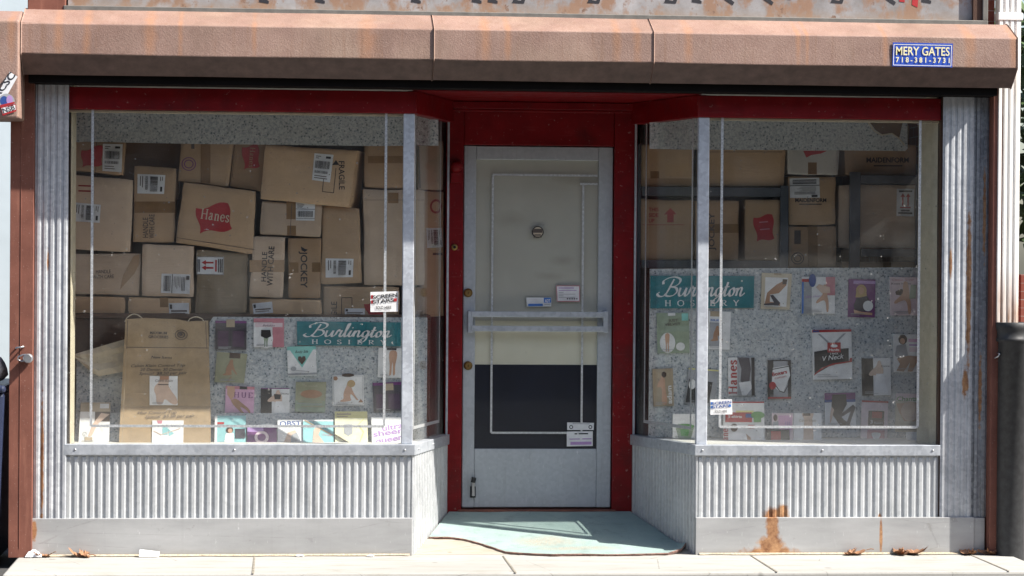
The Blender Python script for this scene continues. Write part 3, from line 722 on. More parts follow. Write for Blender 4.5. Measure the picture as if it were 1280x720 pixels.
m_ = MB(); m_.box(-2.86, 2.42, -.20, -.012, 2.549, 2.66, 'slot_shade'); m_.build('slot_shade_block', gate_e)  # solid near-black block painting the shade of the unlit cavity under the housing
# motor end box beside the housing
m_ = MB()
m_.prism([(-3.35, -.02, 2.93), (-3.35, -.17, 2.93), (-3.35, -.40, 2.86), (-3.35, -.405, 2.345), (-3.35, -.02, 2.345)], (3.35-2.889, 0, 0), 'gate'); m_.build('end_housing', gate_e, .012, 3)
for x0, x1 in ((-2.962, -2.838), (2.424, 2.500)):
    m_ = MB(); m_.box(x0, x1, -.106, -.0, 0.0, 2.62, 'post')
    if x0 < 0: m_.box(x0+.056, x0+.060, -.109, -.1062, .05, 2.5, 'post')
    m_.build('guide_rail', gate_e, .007, 2)
# hasp on left rail and on right rail
hp = at(25, 438, -.106)
m_ = MB(); m_.tube([(hp.x-.018, -.104, hp.z+.012), (hp.x-.018, -.14, hp.z+.015), (hp.x+.02, -.14, hp.z+.02), (hp.x+.02, -.104, hp.z+.02)], .005, 'steel', 8); m_.build('hasp', gate_e)
hr = at(1246, 445, -.106)
m_ = MB(); m_.tube([(hr.x-.01, -.103, hr.z-.012), (hr.x-.004, -.150, hr.z), (hr.x+.004, -.150, hr.z+.012), (hr.x+.004, -.103, hr.z+.018)], .0045, 'steel', 8); m_.build('hasp', gate_e)
# padlock
m_ = MB(); c = at(35, 448, -.15)
m_.tube([(c.x, -.115, c.z), (c.x, -.118, c.z), (c.x, -.168, c.z), (c.x, -.172, c.z)], [.021, .025, .025, .021], 'steel', 24)
m_.tube([(c.x-.012, -.142, c.z+.02), (c.x-.03, -.142, c.z+.018), (c.x-.052, -.14, c.z+.008), (c.x-.055, -.139, c.z-.008), (c.x-.035, -.139, c.z-.016), (c.x-.012, -.142, c.z-.012)], .0045, 'steel', 8)
tag(recenter(m_.build('padlock')), 'round steel padlock hanging on the left guide rail', 'padlock')

# gate maker's plate
m_ = MB(); y = -.3675
q = [at(1115, 83, y), at(1190, 84.5, y), at(1191, 54.5, y), at(1116, 53, y)]
m_.prism(q, (0, -.003, 0), 'sign_blue'); D = Draw(m_, y-.003)
for a, b in (((1117.5, 55.5), (1189.5, 56.8)), ((1189.5, 56.8), (1188.6, 82.6)), ((1188.6, 82.6), (1116.8, 81.2)), ((1116.8, 81.2), (1117.5, 55.5))): D.line([a, b], .8, 'white_card')
D.text('MERY GATES', 1120, 68.6, 1187, 69.6, 10.4, 'sign_cream', .012); D.text('7 1 8 - 3 8 1 - 3 7 3 1', 1120, 77.6, 1187, 78.6, 6.2, 'sign_cream', .02)
tag(recenter(m_.build('sign')), 'small blue enamel plate with cream lettering and a phone number on the gate housing', 'sign')
# stickers on the end housing
m_ = MB(); y = -.4065; m_.prism([at(-3, 118, y), at(5, 126, y), at(22, 96, y), at(12, 89.5, y)], (0, -.001, 0), 'white_label'); D = Draw(m_, y-.001)
D.text('ACSC', -3.5, 124, 19.8, 94.2, 8.4, 'ink', .02); tag(recenter(m_.build('sticker')), 'slanted white sticker with black capital letters on the end housing', 'sticker')
m_ = MB(); D = Draw(m_, y-.0006); D.ell(8, 127, 10.5, 10, 'grey_print'); D.ell(5, 126, 5, 6, 'navy_print'); D.ell(12, 125, 4, 6, 'violet'); D.poly([(0, 134.5), (18, 129.5), (18.3, 127), (0, 131.3)], 'red_print')
D.poly([(1, 134.5), (19.5, 130), (20.5, 139), (3.5, 144.5)], 'red_print'); D.poly([(1.8, 135.2), (19, 131), (19.5, 137), (3.8, 142)], 'white_label'); D.text('NSB', 4.3, 141.5, 19, 136.8, 6, 'ink', .02)
tag(recenter(m_.build('sticker')), 'round grey sticker with a red and white lettered band, lower on the end housing', 'sticker')

# ================================================================== FASCIA SIGN
fs = empty('fascia_sign', (-.1, -.1, 2.95), 'weathered grey enamel shop sign with peeling paint and worn letters above the gate housing', 'sign')
YF = -.10
p0 = at(85, 5, YF); p1 = at(1226, 5, YF)
m_ = MB(); m_.box(p0.x, p1.x, YF, YF+.05, 2.93, 3.70, 'fascia'); m_.build('sign_panel', fs)
m_ = MB(); m_.box(p0.x-.02, p1.x+.03, YF-.045, YF-.001, 2.940, 2.968, 'zinc_trim'); m_.box(p1.x+.0, p1.x+.03, YF-.043, YF-.001, 2.969, 3.70, 'zinc_trim')
m_.build('frame', fs, .003)
m_ = MB(); a = at(35, 5, -.12); b = at(80, 5, -.12); m_.box(a.x, b.x+.01, -.14, -.03, 2.90, 3.70, 'post'); m_.build('end_board', fs, .004)
m_ = MB(); a = at(1217, 5, YF-.02); b = at(1226, 5, YF-.02); m_.box(a.x-.004, a.x+.045, YF-.03, YF-.0015, 2.969, 3.70, 'dark_wood'); m_.build('end_stop', fs)
def worn(m_, D, x, kind):
    """the lower end of an old painted letter: feet that run up out of sight"""
    if kind == 'stem': D.poly([(x-6, 2.5), (x+6, 4.5), (x+6, 1), (x+2, -1), (x+2, -60), (x-3, -60), (x-3, -2), (x-6, -.5)], 'ink')
    elif kind == 'foot': D.poly([(x-8, 3.5), (x+7, 4.5), (x+9, -2), (x+6, -3), (x+3, 1), (x-2, 0), (x-2, -60), (x-6, -60), (x-6, 0)], 'ink')
    elif kind == 'leg': D.poly([(x-2, 0), (x+8, 6.5), (x+10, 3), (x+2, -4), (x-8, -60), (x-13, -60)], 'ink')
    else: D.poly([(x-9, 3), (x-2, 6), (x+6, 5), (x+11, -2), (x+8, -5), (x+4, 2), (x-4, 1), (x-10, -5)], 'ink')
for x, k in ((330, 'stem'), (400, 'stem'), (520, 'stem'), (596, 'stem'), (616, 'stem'), (648, 'foot'), (742, 'foot'), (838, 'foot'), (871, 'stem'), (908, 'leg'), (957, 'leg'), (1046, 'foot'), (1110, 'leg'), (1158, 'stem')):
    m_ = MB(); worn(m_, Draw(m_, YF-.0005), x, k); m_.build('letter', fs)
for pl in ([(1140, 6), (1147, 9.5), (1152, -60), (1143, -60)], [(1124, 2), (1131, 3), (1129, -60), (1122, -60)], [(984, -1), (989, 0), (987, -60), (981, -60)]):
    m_ = MB(); Draw(m_, YF-.0005).poly(pl, 'red_print'); m_.build('letter', fs)

# ================================================================== DOWNPIPE on the right
m_ = MB(); a = at(1245.5, 300, -.1); b = at(1273.5, 300, -.1); x0, x1 = a.x, b.x; yf, yb = -.115, -.03
sec = []
nf = 4
for i in range(nf):
    u0 = x0+(x1-x0)*i/nf; w = (x1-x0)/nf
    sec += [(u0+w*.08, yf), (u0+w*.62, yf), (u0+w*.74, yf+.010), (u0+w*.94, yf+.010)]
sec += [(x1, yf+.012), (x1, yb), (x0, yb), (x0, yf+.012)]
m_.grid([[(x, y, 1.27) for x, y in sec], [(x, y, 2.98) for x, y in sec], [(x, y, 4.3) for x, y in sec]], 'downpipe', False, True)
dp = m_.build('pipe'); m_ = None
dpe = empty('downpipe', ((x0+x1)/2, -.07, 1.27), 'white fluted rain downpipe right of the shop front, rust stained at its foot', 'drainpipe')
dp.data.transform(Matrix.Translation(-dpe.location)); dp.parent = dpe
dp.modifiers.new('bevel', 'BEVEL').width = .002
m_ = MB(); z = at(1255, 21, -.1).z; m_.box(x0-.006, x1+.006, yf-.004, yb, z-.02, z+.022, 'downpipe'); m_.build('strap', dpe, .003)
m_ = MB(); cx_, cy_ = (x0+x1)/2+.025, -.115; zt = at(1262, 403, -.18).z
def rp(r, z): return [(cx_+r*math.cos(2*math.pi*j/28), cy_+r*math.sin(2*math.pi*j/28), z) for j in range(28)]
m_.grid([rp(.072, zt-.03), rp(.085, zt), rp(.090, zt-.004), rp(.090, zt-.035), rp(.083, zt-.05), rp(.083, zt-.085), rp(.088, zt-.09), rp(.088, zt-.105), rp(.076, zt-.112), rp(.076, -.05)], 'iron', True, True)
tag(recenter(m_.build('standpipe')), 'thick black cast iron pipe the white downpipe drains into', 'pipe')

# ================================================================== DOOR MAT
front = [(541.5, 671), (560, 671.5), (578, 673), (596, 677.5), (615, 683.5), (632, 689.5), (655, 691.2), (690, 693), (725, 692.3), (760, 692.6), (800, 692), (835, 691.2), (852, 688.5), (862, 685.5)]
def on_ramp(px, py):
    lo, hi = -.6, .79
    for _ in range(40):
        mid = (lo+hi)/2
        if at(px, py, mid).z > ramp_z(mid)+.01: lo = mid
        else: hi = mid
    return at(px, py, mid)
fe = [on_ramp(*p) for p in front]
m_ = MB(); NX = len(fe); rows = []; NR = 22
for r in range(NR+1):
    f_ = r/NR; row = []
    for i, p in enumerate(fe):
        yb_ = .785
        xl = -.766+(p.y*0)+0; u = i/(NX-1)
        yy = p.y+(yb_-p.y)*f_
        hw = XI+(XBK-XI)*(yy+.03)/(YB+.03)-.022
        xs = p.x*(1-f_)**1.0+(f_)*(-hw+2*hw*u)
        xs = max(-hw, min(hw, xs)) if i not in (0, NX-1) else (-hw if i == 0 else hw)
        z = ramp_z(yy)+.011+.003*mnoise.noise((xs*5, yy*5, 2))
        if f_ < .12: z += .006*max(0, mnoise.noise((xs*6, 1, 4)))*(1-f_/.12)
        if u > .85 and f_ < .2: z += .028*((u-.85)/.15)**1.5*(1-f_/.2)**2
        row.append((xs, yy, z))
    rows.append(row)
# refine sideways
def refine(row, k=5):
    out_ = []
    for a, b in zip(row, row[1:]): out_ += [tuple(a[j]+(b[j]-a[j])*t/k for j in range(3)) for t in range(k)]
    return out_+[row[-1]]
rows = [refine(r) for r in rows]
m_.grid(rows, 'mat', True)
edge = rows[0]
jag = [(x, y-.004-.012*random.random(), z-.004*random.random()) for x, y, z in edge]
m_.grid([[(x, y-.001, z-.016) for x, y, z in edge], jag, edge], 'mat_back', False)
mo = m_.build('door_mat'); tag(mo, 'worn turquoise carpet mat with a ragged front edge on the entry ramp', 'mat')

# ================================================================== INSIDE THE WINDOWS : boards, valances, counter, racks
m_ = MB()
YL, YR = .43, .66                                     # display boards
a = at(262, 396, YL); b = at(540.5, 397, YL); b.x = min(b.x, -XI+.2868*(YL+.03)-.03)
m_.prism([(a.x, YL, .60), (b.x, YL, .60), (b.x, YL, b.z), (a.x+.02, YL, a.z), (a.x, YL, a.z-.03)], (0, .015, 0), 'granite')
tag(recenter(m_.build('display_board')), 'low board covered in speckled grey paper behind the left window packs', 'board')
m_ = MB(); a = at(86, 447, YL+.04); b = at(262, 432, YL+.04); c = at(262, 470, YL+.04)
m_.prism([(-2.65, YL+.04, .60), (b.x+.03, YL+.04, .60), (b.x+.03, YL+.04, b.z), (-2.5, YL+.04, b.z-.03), (-2.65, YL+.04, a.z)], (0, .012, 0), 'granite')
tag(recenter(m_.build('display_board')), 'lower speckled board half hidden by the big paper bag at far left', 'board')
m_ = MB(); a = at(808, 336, YR); a.x = max(a.x, XI-.2868*(YR+.03)+.03); b = at(1165, 334, YR)
m_.prism([(a.x, YR, .60), (b.x, YR, .60), (b.x, YR, b.z), (a.x, YR, a.z)], (0, .015, 0), 'granite')
tag(recenter(m_.build('display_board')), 'tall board covered in speckled grey paper filling the right window', 'board')
def valance(y, pts, label):
    m_ = MB(); top = [at(px, 120, y) for px, _ in pts]; bot = [at(px, py, y) for px, py in pts]
    rows = [[(p.x, y+.012*mnoise.noise((p.x*3, 0, 1)), 2.563) for p in top], [(p.x, y+.012*mnoise.noise((p.x*3, 0, 1))-.003, p.z) for p in bot]]
    m_.grid(rows, 'granite', True); m_.grid([[(x, yy+.006, z) for x, yy, z in r] for r in rows][::-1], 'granite', True)
    tag(recenter(m_.build('valance')), label, 'valance')
valance(.54, [(85, 172), (97, 178), (105, 177), (150, 178), (250, 180), (350, 181), (420, 182), (470, 182.5), (530, 182), (548, 182)], 'speckled paper valance hanging across the top of the left window')
valance(.56, [(812, 186), (850, 187), (950, 187.5), (1050, 188), (1110, 188.5), (1131, 189), (1134, 186)], 'speckled paper valance with a torn right end in the right window')
m_ = MB(); q = [(1085, 150), (1095, 163), (1103, 168), (1115, 166), (1124, 172), (1132, 181), (1134, 188), (1137, 160), (1130, 150)]
D = Draw(m_, .552); m_.prism([at(*p, .555) for p in q], (0, .003, 0), 'card_e'); D.line([(1083, 150), (1093, 164), (1102, 169), (1115, 167), (1124, 173), (1131, 182)], 1.6, 'sand')
tag(recenter(m_.build('torn_paper')), 'torn brown flap at the ragged right end of the valance', 'paper')
# storage counter behind the left board
m_ = MB(); zc = at(300, 392, .62).z; m_.box(-2.68, -.66, .56, 1.25, .05, zc-.03, 'dark_wood'); m_.box(-2.68, -.66, .545, 1.25, zc-.029, zc, 'dark_wood')
tag(recenter(m_.build('counter', bevel=.004)), 'dark brown wooden counter under the stacked boxes in the left window', 'counter')
m_ = MB(); zc2 = at(1010, 333, .9).z; m_.box(.57, 2.26, 1.0, 1.5, .05, zc2, 'dark_wood'); tag(recenter(m_.build('counter', bevel=.004)), 'dark counter behind the right window board under the shelf racks', 'counter')
def rack(name, posts, beams, label):
    e = None; Yk = .845
    xs = [at(px, 300, Yk).x for px in posts[0]+posts[-1]]
    e = empty('shelf_rack', ((min(xs)+max(xs))/2, .75, .05), label, 'shelf rack')
    for i, (xa, xb, ya) in enumerate(posts):
        m_ = MB(); A = at(xa, ya, Yk); B = at(xb, ya, Yk)
        for yy in (0, .5): m_.box(A.x, B.x, Yk+yy, Yk+yy+.03, .05, A.z, 'rack')
        m_.build('post', e, .002)
    for (xa, xb, ya, yb_) in beams:
        m_ = MB(); A = at(xa, ya, Yk+.004); B = at(xb, yb_, Yk+.004)
        m_.box(A.x, B.x, Yk+.004, Yk+.52, B.z, A.z, 'rack'); m_.build('shelf', e, .002)
rack('r1', [(797, 802, 180), (976, 986, 232)], [(802.2, 975.8, 233, 246), (802.2, 975.8, 325, 336)], 'dark steel shelf rack holding boxes at the left of the right window')
rack('r2', [(1063, 1076, 215), (1146, 1158, 205)], [(1076.2, 1145.8, 219, 230), (1076.2, 1145.8, 311, 321)], 'dark steel shelf rack at the right end of the right window')
# cream curtains at the outer ends of the windows
def curtain(pts, label, amp):
    m_ = MB(); rows = []
    for k in range(9):
        z = .60+(2.56-.60)*k/8; row = []
        for i, (x, y) in enumerate(pts):
            row.append((x+amp*.3*math.sin(z*2.3+i), y+amp*math.sin(i*2.1+z*.7), z))
        rows.append(row)
    m_.grid(rows, 'cream', True); tag(recenter(m_.build('curtain')), label, 'curtain')
curtain([(2.153, .03), (2.145, .05), (2.125, .09), (2.14, .13), (2.115, .17), (2.13, .22), (2.10, .26), (2.12, .31)], 'cream cloth hanging down the right edge of the right window', .008)
curtain([(-2.652, .05), (-2.640, .09), (-2.646, .13), (-2.636, .17), (-2.640, .22)], 'narrow cream cloth down the left edge of the left window', .004)

# ================================================================== CARDBOARD BOXES
def lerp2(a, b, t): return (a[0]+(b[0]-a[0])*t, a[1]+(b[1]-a[1])*t)
def carton(q, Y, mat, label, deco=None, depth=.30, bx=0., group='cardboard boxes stacked in the left window', seam='v', cat='cardboard box'):
    """carton whose near face spans the photo quad TL,TR,BR,BL at depth Y"""
    m_ = MB(); TL, TR, BR, BL = q; sd = random.random()*50; N = 9; rows = []
    A, B, C, E_ = [at(p[0], p[1], Y) for p in (TL, TR, BR, BL)]
    W, H = (B-A).length, (A-E_).length
    def P(u, v, back=0):
        p = (A*(1-u)+B*u)*(1-v)+(E_*(1-u)+C*u)*v
        e = min(u*W, (1-u)*W, v*H, (1-v)*H)
        ctr = (A+B+C+E_)/4
        d = (p-ctr)
        wob = .0055*mnoise.noise((p.x*6+sd, p.z*6, sd))+.002*mnoise.noise((p.x*30+sd, p.z*30, sd))
        cor = min(u*W, (1-u)*W)+min(v*H, (1-v)*H)
        if cor < .02: wob -= .006*(.5+.5*mnoise.noise((p.x*9, p.z*9, sd+3)))
        if e < 1e-4: p = p+d.normalized()*(wob-.002)
        yy = Y+.004*(.5+.5*mnoise.noise((p.x*4, p.z*4, sd+9)))*(e > .012)*0+(.007 if e < 1e-4 else .002 if e < .012 else 0)+back
        return Vector((p.x+bx*back/max(depth, .01), yy, p.z))
    us = [0, min(.12, .008/W)]+[i/N for i in range(1, N)]+[1-min(.12, .008/W), 1]; vs = [0, min(.12, .008/H)]+[i/N for i in range(1, N)]+[1-min(.12, .008/H), 1]
    rows = [[P(u, v) for u in us] for v in vs]
    m_.grid(rows[::-1], mat, True)
    per = [rows[0][i] for i in range(len(us))]+[rows[j][-1] for j in range(1, len(vs))]+[rows[-1][i] for i in range(len(us)-2, -1, -1)]+[rows[j][0] for j in range(len(vs)-2, 0, -1)]
    bk = [Vector((p.x+bx, p.y+depth, p.z)) for p in per]
    m_.grid([bk, per], mat, False, True); m_.face(bk, mat)
    o = m_.build('cardboard_box'); D = None
    # printing, labels and tape are thin parts on the near face
    class Dec: pass
    lab, pr = MB(), MB(); tapes = []
    dl, dp_ = Draw(lab, Y-.0014), Draw(pr, Y-.0004)
    class dt:
        @staticmethod
        def rect(*r):
            t_ = MB(); Draw(t_, Y).rect(*r); tapes.append(t_)
    if seam == 'v': dp_.line([lerp2(TL, TR, .5), lerp2(BL, BR, .5)], .7, 'ink_soft')
    elif seam == 'h': dp_.line([lerp2(TL, BL, .5), lerp2(TR, BR, .5)], .7, 'ink_soft')
    if deco: deco(dl, dt, dp_, q)
    tag(o, label, cat, group)
    for mm, nm in [(pr, 'print'), (lab, 'shipping_label')]+[(t_, 'tape') for t_ in tapes]:
        if mm.f: mm.build(nm, o)
    return recenter(o)
def barcode(d, q, style=0):
    """white shipping label: q = its corners in reading order TL,TR,BR,BL"""
    s = d.sub(q); s.rect(0, 0, 1, 1, 'white_label'); rnd = random.Random(int(q[0][0]*7))
    def bars(u0, u1, v0, v1, n):
        u = u0
        while u < u1-.005:
            w = rnd.choice((.012, .018, .03)); s.rect(u, v0, min(u+w, u1), v1, 'ink'); u += w+rnd.choice((.010, .014, .02))
    def lines(u0, u1, v0, n, dv):
        for i in range(n): s.rect(u0, v0+i*dv, u0+(u1-u0)*rnd.uniform(.5, 1), v0+i*dv+dv*.4, 'ink_soft')
    if style == 0: lines(.1, .4, .08, 2, .07); s.rect(.62, .08, .88, .16, 'ink'); bars(.1, .88, .26, .54, 0); bars(.1, .82, .62, .72, 0); lines(.1, .9, .80, 2, .08)
    elif style == 1: lines(.06, .5, .08, 4, .06); s.line([(0, .36), (1, .36)], .6, 'ink'); bars(.1, .9, .46, .80, 0); s.line([(0, .88), (1, .88)], .5, 'ink')
    elif style == 2:   # barcode block | address | P mark
        bars(.08, .32, .10, .9, 0); s.line([(.38, 0), (.38, 1)], .8, 'ink'); 
        for i in range(5): s.rect(.44+i*.05, .12, .455+i*.05, .6+.08*(i % 3), 'ink_soft')
        for i in range(3): s.rect(.70+i*.05, .15, .72+i*.05, .85, 'ink')
        s.rect(.86, .08, .97, .28, 'ink')
    elif style == 3:   # this side up
        s.line([(.02, .02), (.98, .02), (.98, .98), (.02, .98), (.02, .02)], .5, 'ink_soft')
        for v in (.33, .62): s.rect(.3, v-.05, .62, v+.05, 'red_print'); s.poly([(.18, v), (.34, v+.14), (.34, v-.14)], 'red_print')
        s.rect(.68, .18, .74, .82, 'red_print')
        for u in (.04, .09): s.rect(u, .15, u+.03, .85, 'ink')
        for u in (.79, .86, .92): s.rect(u, .12, u+.035, .86, 'ink')
    elif style == 4:   # arrows pointing up, words above and below
        s.rect(.12, .06, .88, .12, 'ink')
        for u in (.35, .65): s.rect(u-.045, .26, u+.045, .62, 'red_print'); s.poly([(u, .16), (u+.13, .30), (u-.13, .30)], 'red_print')
        s.rect(.2, .66, .8, .71, 'red_print'); s.rect(.25, .77, .75, .82, 'ink'); s.rect(.1, .86, .9, .92, 'ink')
    elif style == 5: s.rect(.04, .1, .16, .45, 'ink'); s.rect(.1, .55, .9, .68, 'ink_soft'); s.rect(.1, .76, .8, .84, 'ink_soft')
def flag(d, pts, word=None, base=None, h=11):
    """waving red flag print with optional serif word"""
    TL, TR, BR, BL = pts; out_ = []
    for a, b, w in ((TL, TR, .06), (TR, BR, -.05), (BR, BL, -.06), (BL, TL, .05)):
        L = math.hypot(b[0]-a[0], b[1]-a[1]); nx, ny = -(b[1]-a[1])/L, (b[0]-a[0])/L
        for i in range(8):
            t = i/8; s = math.sin(t*2*math.pi)*w*L; out_.append((a[0]+(b[0]-a[0])*t+nx*s, a[1]+(b[1]-a[1])*t+ny*s))
    d.poly(out_[::-1], 'red_print')
    if word: d.serif(word, *base, h, 'sand')
def taperect(d, *r): d.rect(*r, 'tape')
YX = .60
GL = 'cardboard boxes stacked in the left window'; GR = 'cardboard boxes on the racks in the right window'
Q = lambda *a: [(a[i], a[i+1]) for i in range(0, 8, 2)]
def d1(l, t, p, q): flag(p, [(102, 188), (128, 182), (128, 206), (103, 209)]); barcode(l, Q(128.7, 179.7, 153.3, 180.3, 152, 215.3, 128, 213.7))
carton(Q(84, 172, 158, 175, 155, 220, 84, 213), YX, 'card_c', 'brown box with a red flag print and tall barcode label, in the upper left corner', d1)
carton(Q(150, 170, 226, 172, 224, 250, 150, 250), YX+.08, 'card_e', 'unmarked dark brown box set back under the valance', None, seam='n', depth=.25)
def d3(l, t, p, q):
    barcode(l, [(206.7, 218.8), (205, 242.5), (171.7, 241.7), (172, 217.5)]); p.rect(168, 252, 219, 266, 'tape')
    p.text('HANDLE', 185, 297, 185, 272, 6.5, 'ink_soft', .01); p.text('WITH CARE', 193, 298, 193, 268, 6.5, 'ink_soft', .01)
carton(Q(168, 207, 221, 209, 218, 304, 166, 303), YX, 'card_a', 'tall narrow box with a sideways barcode label above handle with care print', d3, seam='n')
def d4(l, t, p, q):
    for y in (232, 238.5): p.line([(98, y), (116, y+.6)], 1.8, 'ink_red')
    barcode(l, [(126, 256), (124.5, 278.5), (91.5, 276.5), (93, 253)])
carton(Q(84, 218, 167, 224, 163, 316, 84, 311), YX, 'card_b', 'large pale box with two red arrows and a barcode label at the left edge', d4, seam='n')
def d5(l, t, p, q):
    p.ring(236, 205, 9, 8.5, .12, 'purple'); p.ring(236, 205, 6, 5.5, .2, 'purple'); p.rect(251, 178, 263, 229, 'tape'); p.rect(239, 179, 243, 186, 'ink_soft')
carton(Q(226, 174, 293, 175, 286, 234, 222, 226), YX, 'card_a', 'tan box with a round purple stamp and a tape strip under the valance', d5, seam='n')
def d6(l, t, p, q): flag(p, [(303, 184), (322, 181), (325, 208), (305, 212)]); p.serif('Hanes', 313, 184, 311, 209, 6, 'card_c')
carton(Q(293, 174, 336, 175, 330, 240, 287, 233), YX+.02, 'card_c', 'brown box with a sideways red flag print under the valance', d6, seam='n')
def d7(l, t, p, q):
    flag(p, [(245, 260), (285, 254), (290, 286), (250, 292)], 'Hanes', (250.5, 273, 286, 278), 12.5); p.line([(221, 297), (318, 312)], .6, 'ink_soft')
carton(Q(229, 227, 320, 239, 316, 318, 219, 304), YX-.03, 'card_a', 'tilted tan box with a big red flag print lettered in cream', d7, seam='n')
def d8(l, t, p, q):
    barcode(l, Q(393, 191.5, 417, 193.5, 412.5, 228, 390, 225)); p.text('FRAGILE', 423.5, 201.5, 423.8, 237, 7, 'ink', .01)
    p.poly([(420, 200), (424, 206), (415, 206.5)], 'ink'); p.line([(420, 210), (417, 241), (403, 239.5), (404.5, 224)], .8, 'ink')
carton(Q(331, 180, 447, 188, 437, 260, 325, 249), YX-.05, 'card_a', 'long tan box marked fragile down its right side, leaning in the upper row', d8, bx=.06, depth=.22, seam='n')
def d9(l, t, p, q): barcode(l, Q(370, 253, 394, 253.5, 393, 276, 370, 275.5), 1); t.rect(358, 251.7, 369.5, 274, 'tape'); t.rect(359, 282, 370, 294.5, 'tape')
carton(Q(327, 251, 403, 255, 401, 296.5, 324, 293), YX-.02, 'card_b', 'small pale box with a taped seam and square label under the fragile box', d9, seam='v')
def d10(l, t, p, q): barcode(l, [(442, 323.5), (441, 346.5), (407, 347), (407, 323)])
carton(Q(403, 257, 450, 259, 453, 354, 401, 355.5), YX, 'card_a', 'tall tan box with a small barcode label low on its face', d10, seam='n')
def d11(l, t, p, q): p.rect(312, 325, 355.5, 340, 'card_c'); p.text('HANDLE', 332.5, 352, 334, 315, 6.2, 'ink', .01); p.text('WITH CARE', 340.5, 357.5, 343, 308, 7, 'ink', .01)
carton(Q(316, 294, 357, 296, 353.5, 373, 311, 371), YX-.03, 'card_b', 'upright box with handle with care print reading upward', d11, seam='n')
def d12(l, t, p, q):
    t.rect(362, 328, 373, 341, 'tape'); t.rect(390, 328, 400.5, 340, 'tape'); p.text('JOCKEY', 376, 314, 376, 360, 8, 'ink', .015); p.poly([(376, 308), (381, 311), (385, 312), (381, 315), (377, 313)], 'ink')
carton(Q(360, 297.5, 402, 297.5, 401, 374, 360, 373), YX, 'card_c', 'upright brown box with one bold word reading downward between tape ends', d12, seam='n')
def d13(l, t, p, q): t.rect(485, 241, 498, 254, 'tape'); p.line([(455, 250), (530, 250)], .5, 'ink_soft')
carton(Q(454, 236, 531, 237, 531, 357, 455, 357), YX-.01, 'card_b', 'tall plain box behind the left corner mullion', d13, seam='n')
def d14(l, t, p, q): t.rect(460, 195, 504, 204, 'tape')
carton(Q(455, 176, 520, 176, 519, 235.5, 455, 235), YX, 'card_c', 'brown box with a broad tape strip at the top right of the left stack', d14, seam='n')
def d15(l, t, p, q): barcode(l, Q(202, 342, 238, 343, 237, 367.5, 201, 366), 2)
carton(Q(178, 305, 243, 307, 242, 371.5, 177, 370), YX-.02, 'card_b', 'square pale box with a wide shipping label at its lower right', d15, seam='n')
def d16(l, t, p, q): barcode(l, Q(246, 320.7, 280, 321, 279.6, 343.7, 245.7, 343), 3)
carton(Q(246, 312, 310, 316, 309, 392, 243.5, 392), YX, 'card_d', 'dark olive box with a white label of two red arrows', d16, seam='n')
def d17(l, t, p, q): p.text('HANDLE', 120, 342, 138.5, 341.5, 4.5, 'ink_soft', .005); p.text('WITH CARE', 116, 348.5, 142.5, 347.5, 4.5, 'ink_soft', .005); p.poly([(174, 318), (167, 320), (154, 344), (150, 362), (168, 342), (174, 330)], 'card_c')
carton(Q(84, 317, 176, 317, 174, 370, 84, 367), YX, 'card_b', 'dented pale box with faint handle with care print at the left edge', d17, seam='n')
carton(Q(84, 370, 157.5, 371.5, 157, 393, 84, 393), YX, 'card_c', 'low plain brown box in the bottom row at the far left', None, seam='n')
def d19(l, t, p, q): t.rect(200, 372, 210, 384, 'tape'); barcode(l, Q(211, 379, 236, 378.5, 236.5, 395, 211.5, 395), 5)
carton(Q(160, 371.5, 239, 373, 238, 393, 160, 393), YX-.01, 'card_a', 'low taped box in the bottom row, left of the olive box', d19, seam='n')
def d20(l, t, p, q): barcode(l, Q(315.5, 379.5, 340, 377, 341.5, 391, 317, 392.5), 5)
carton(Q(311, 373, 403, 375, 403, 394, 311, 394), YX-.01, 'card_a', 'low wide box with a crooked label below the handle with care box', d20, seam='n')
def d21(l, t, p, q):
    p.text('FRAGILE', 421, 412, 421, 377, 7, 'ink', .01); p.line([(427, 394), (427, 372), (440, 372), (440, 386)], .8, 'ink'); flag(p, [(455, 380), (478, 374), (480, 398), (462, 398)]); barcode(l, Q(431, 385.5, 456, 385.5, 456, 394, 431, 394), 5)
carton(Q(404, 358, 500, 358.5, 500, 394, 404, 394), YX, 'card_a', 'wide box with upright letters and a red flag corner above the script sign', d21, seam='n')
carton(Q(506, 359, 531, 359, 531, 395, 506, 395), YX+.02, 'card_c', 'small brown box low behind the left corner mullion', None, seam='n')
def d22(l, t, p, q): barcode(l, Q(552, 285, 553.5, 309, 534, 310, 533, 285)); p.ring(545, 258, 7.5, 9, .3, 'ink_red'); p.rect(541, 316, 553, 319, 'ink_soft')
carton(Q(524, 239, 554.5, 239, 554.5, 396, 524, 396), .83, 'card_a', 'box with a red letter and barcode label seen through the left side pane', d22, seam='n', depth=.12)
def d23(l, t, p, q): p.line([(523, 180), (525, 235)], 2, 'ink_soft')
carton(Q(522, 176, 554, 176, 554, 238, 522, 238), .83, 'card_b', 'pale box under the valance seen through the left side pane', d23, seam='n', depth=.12)
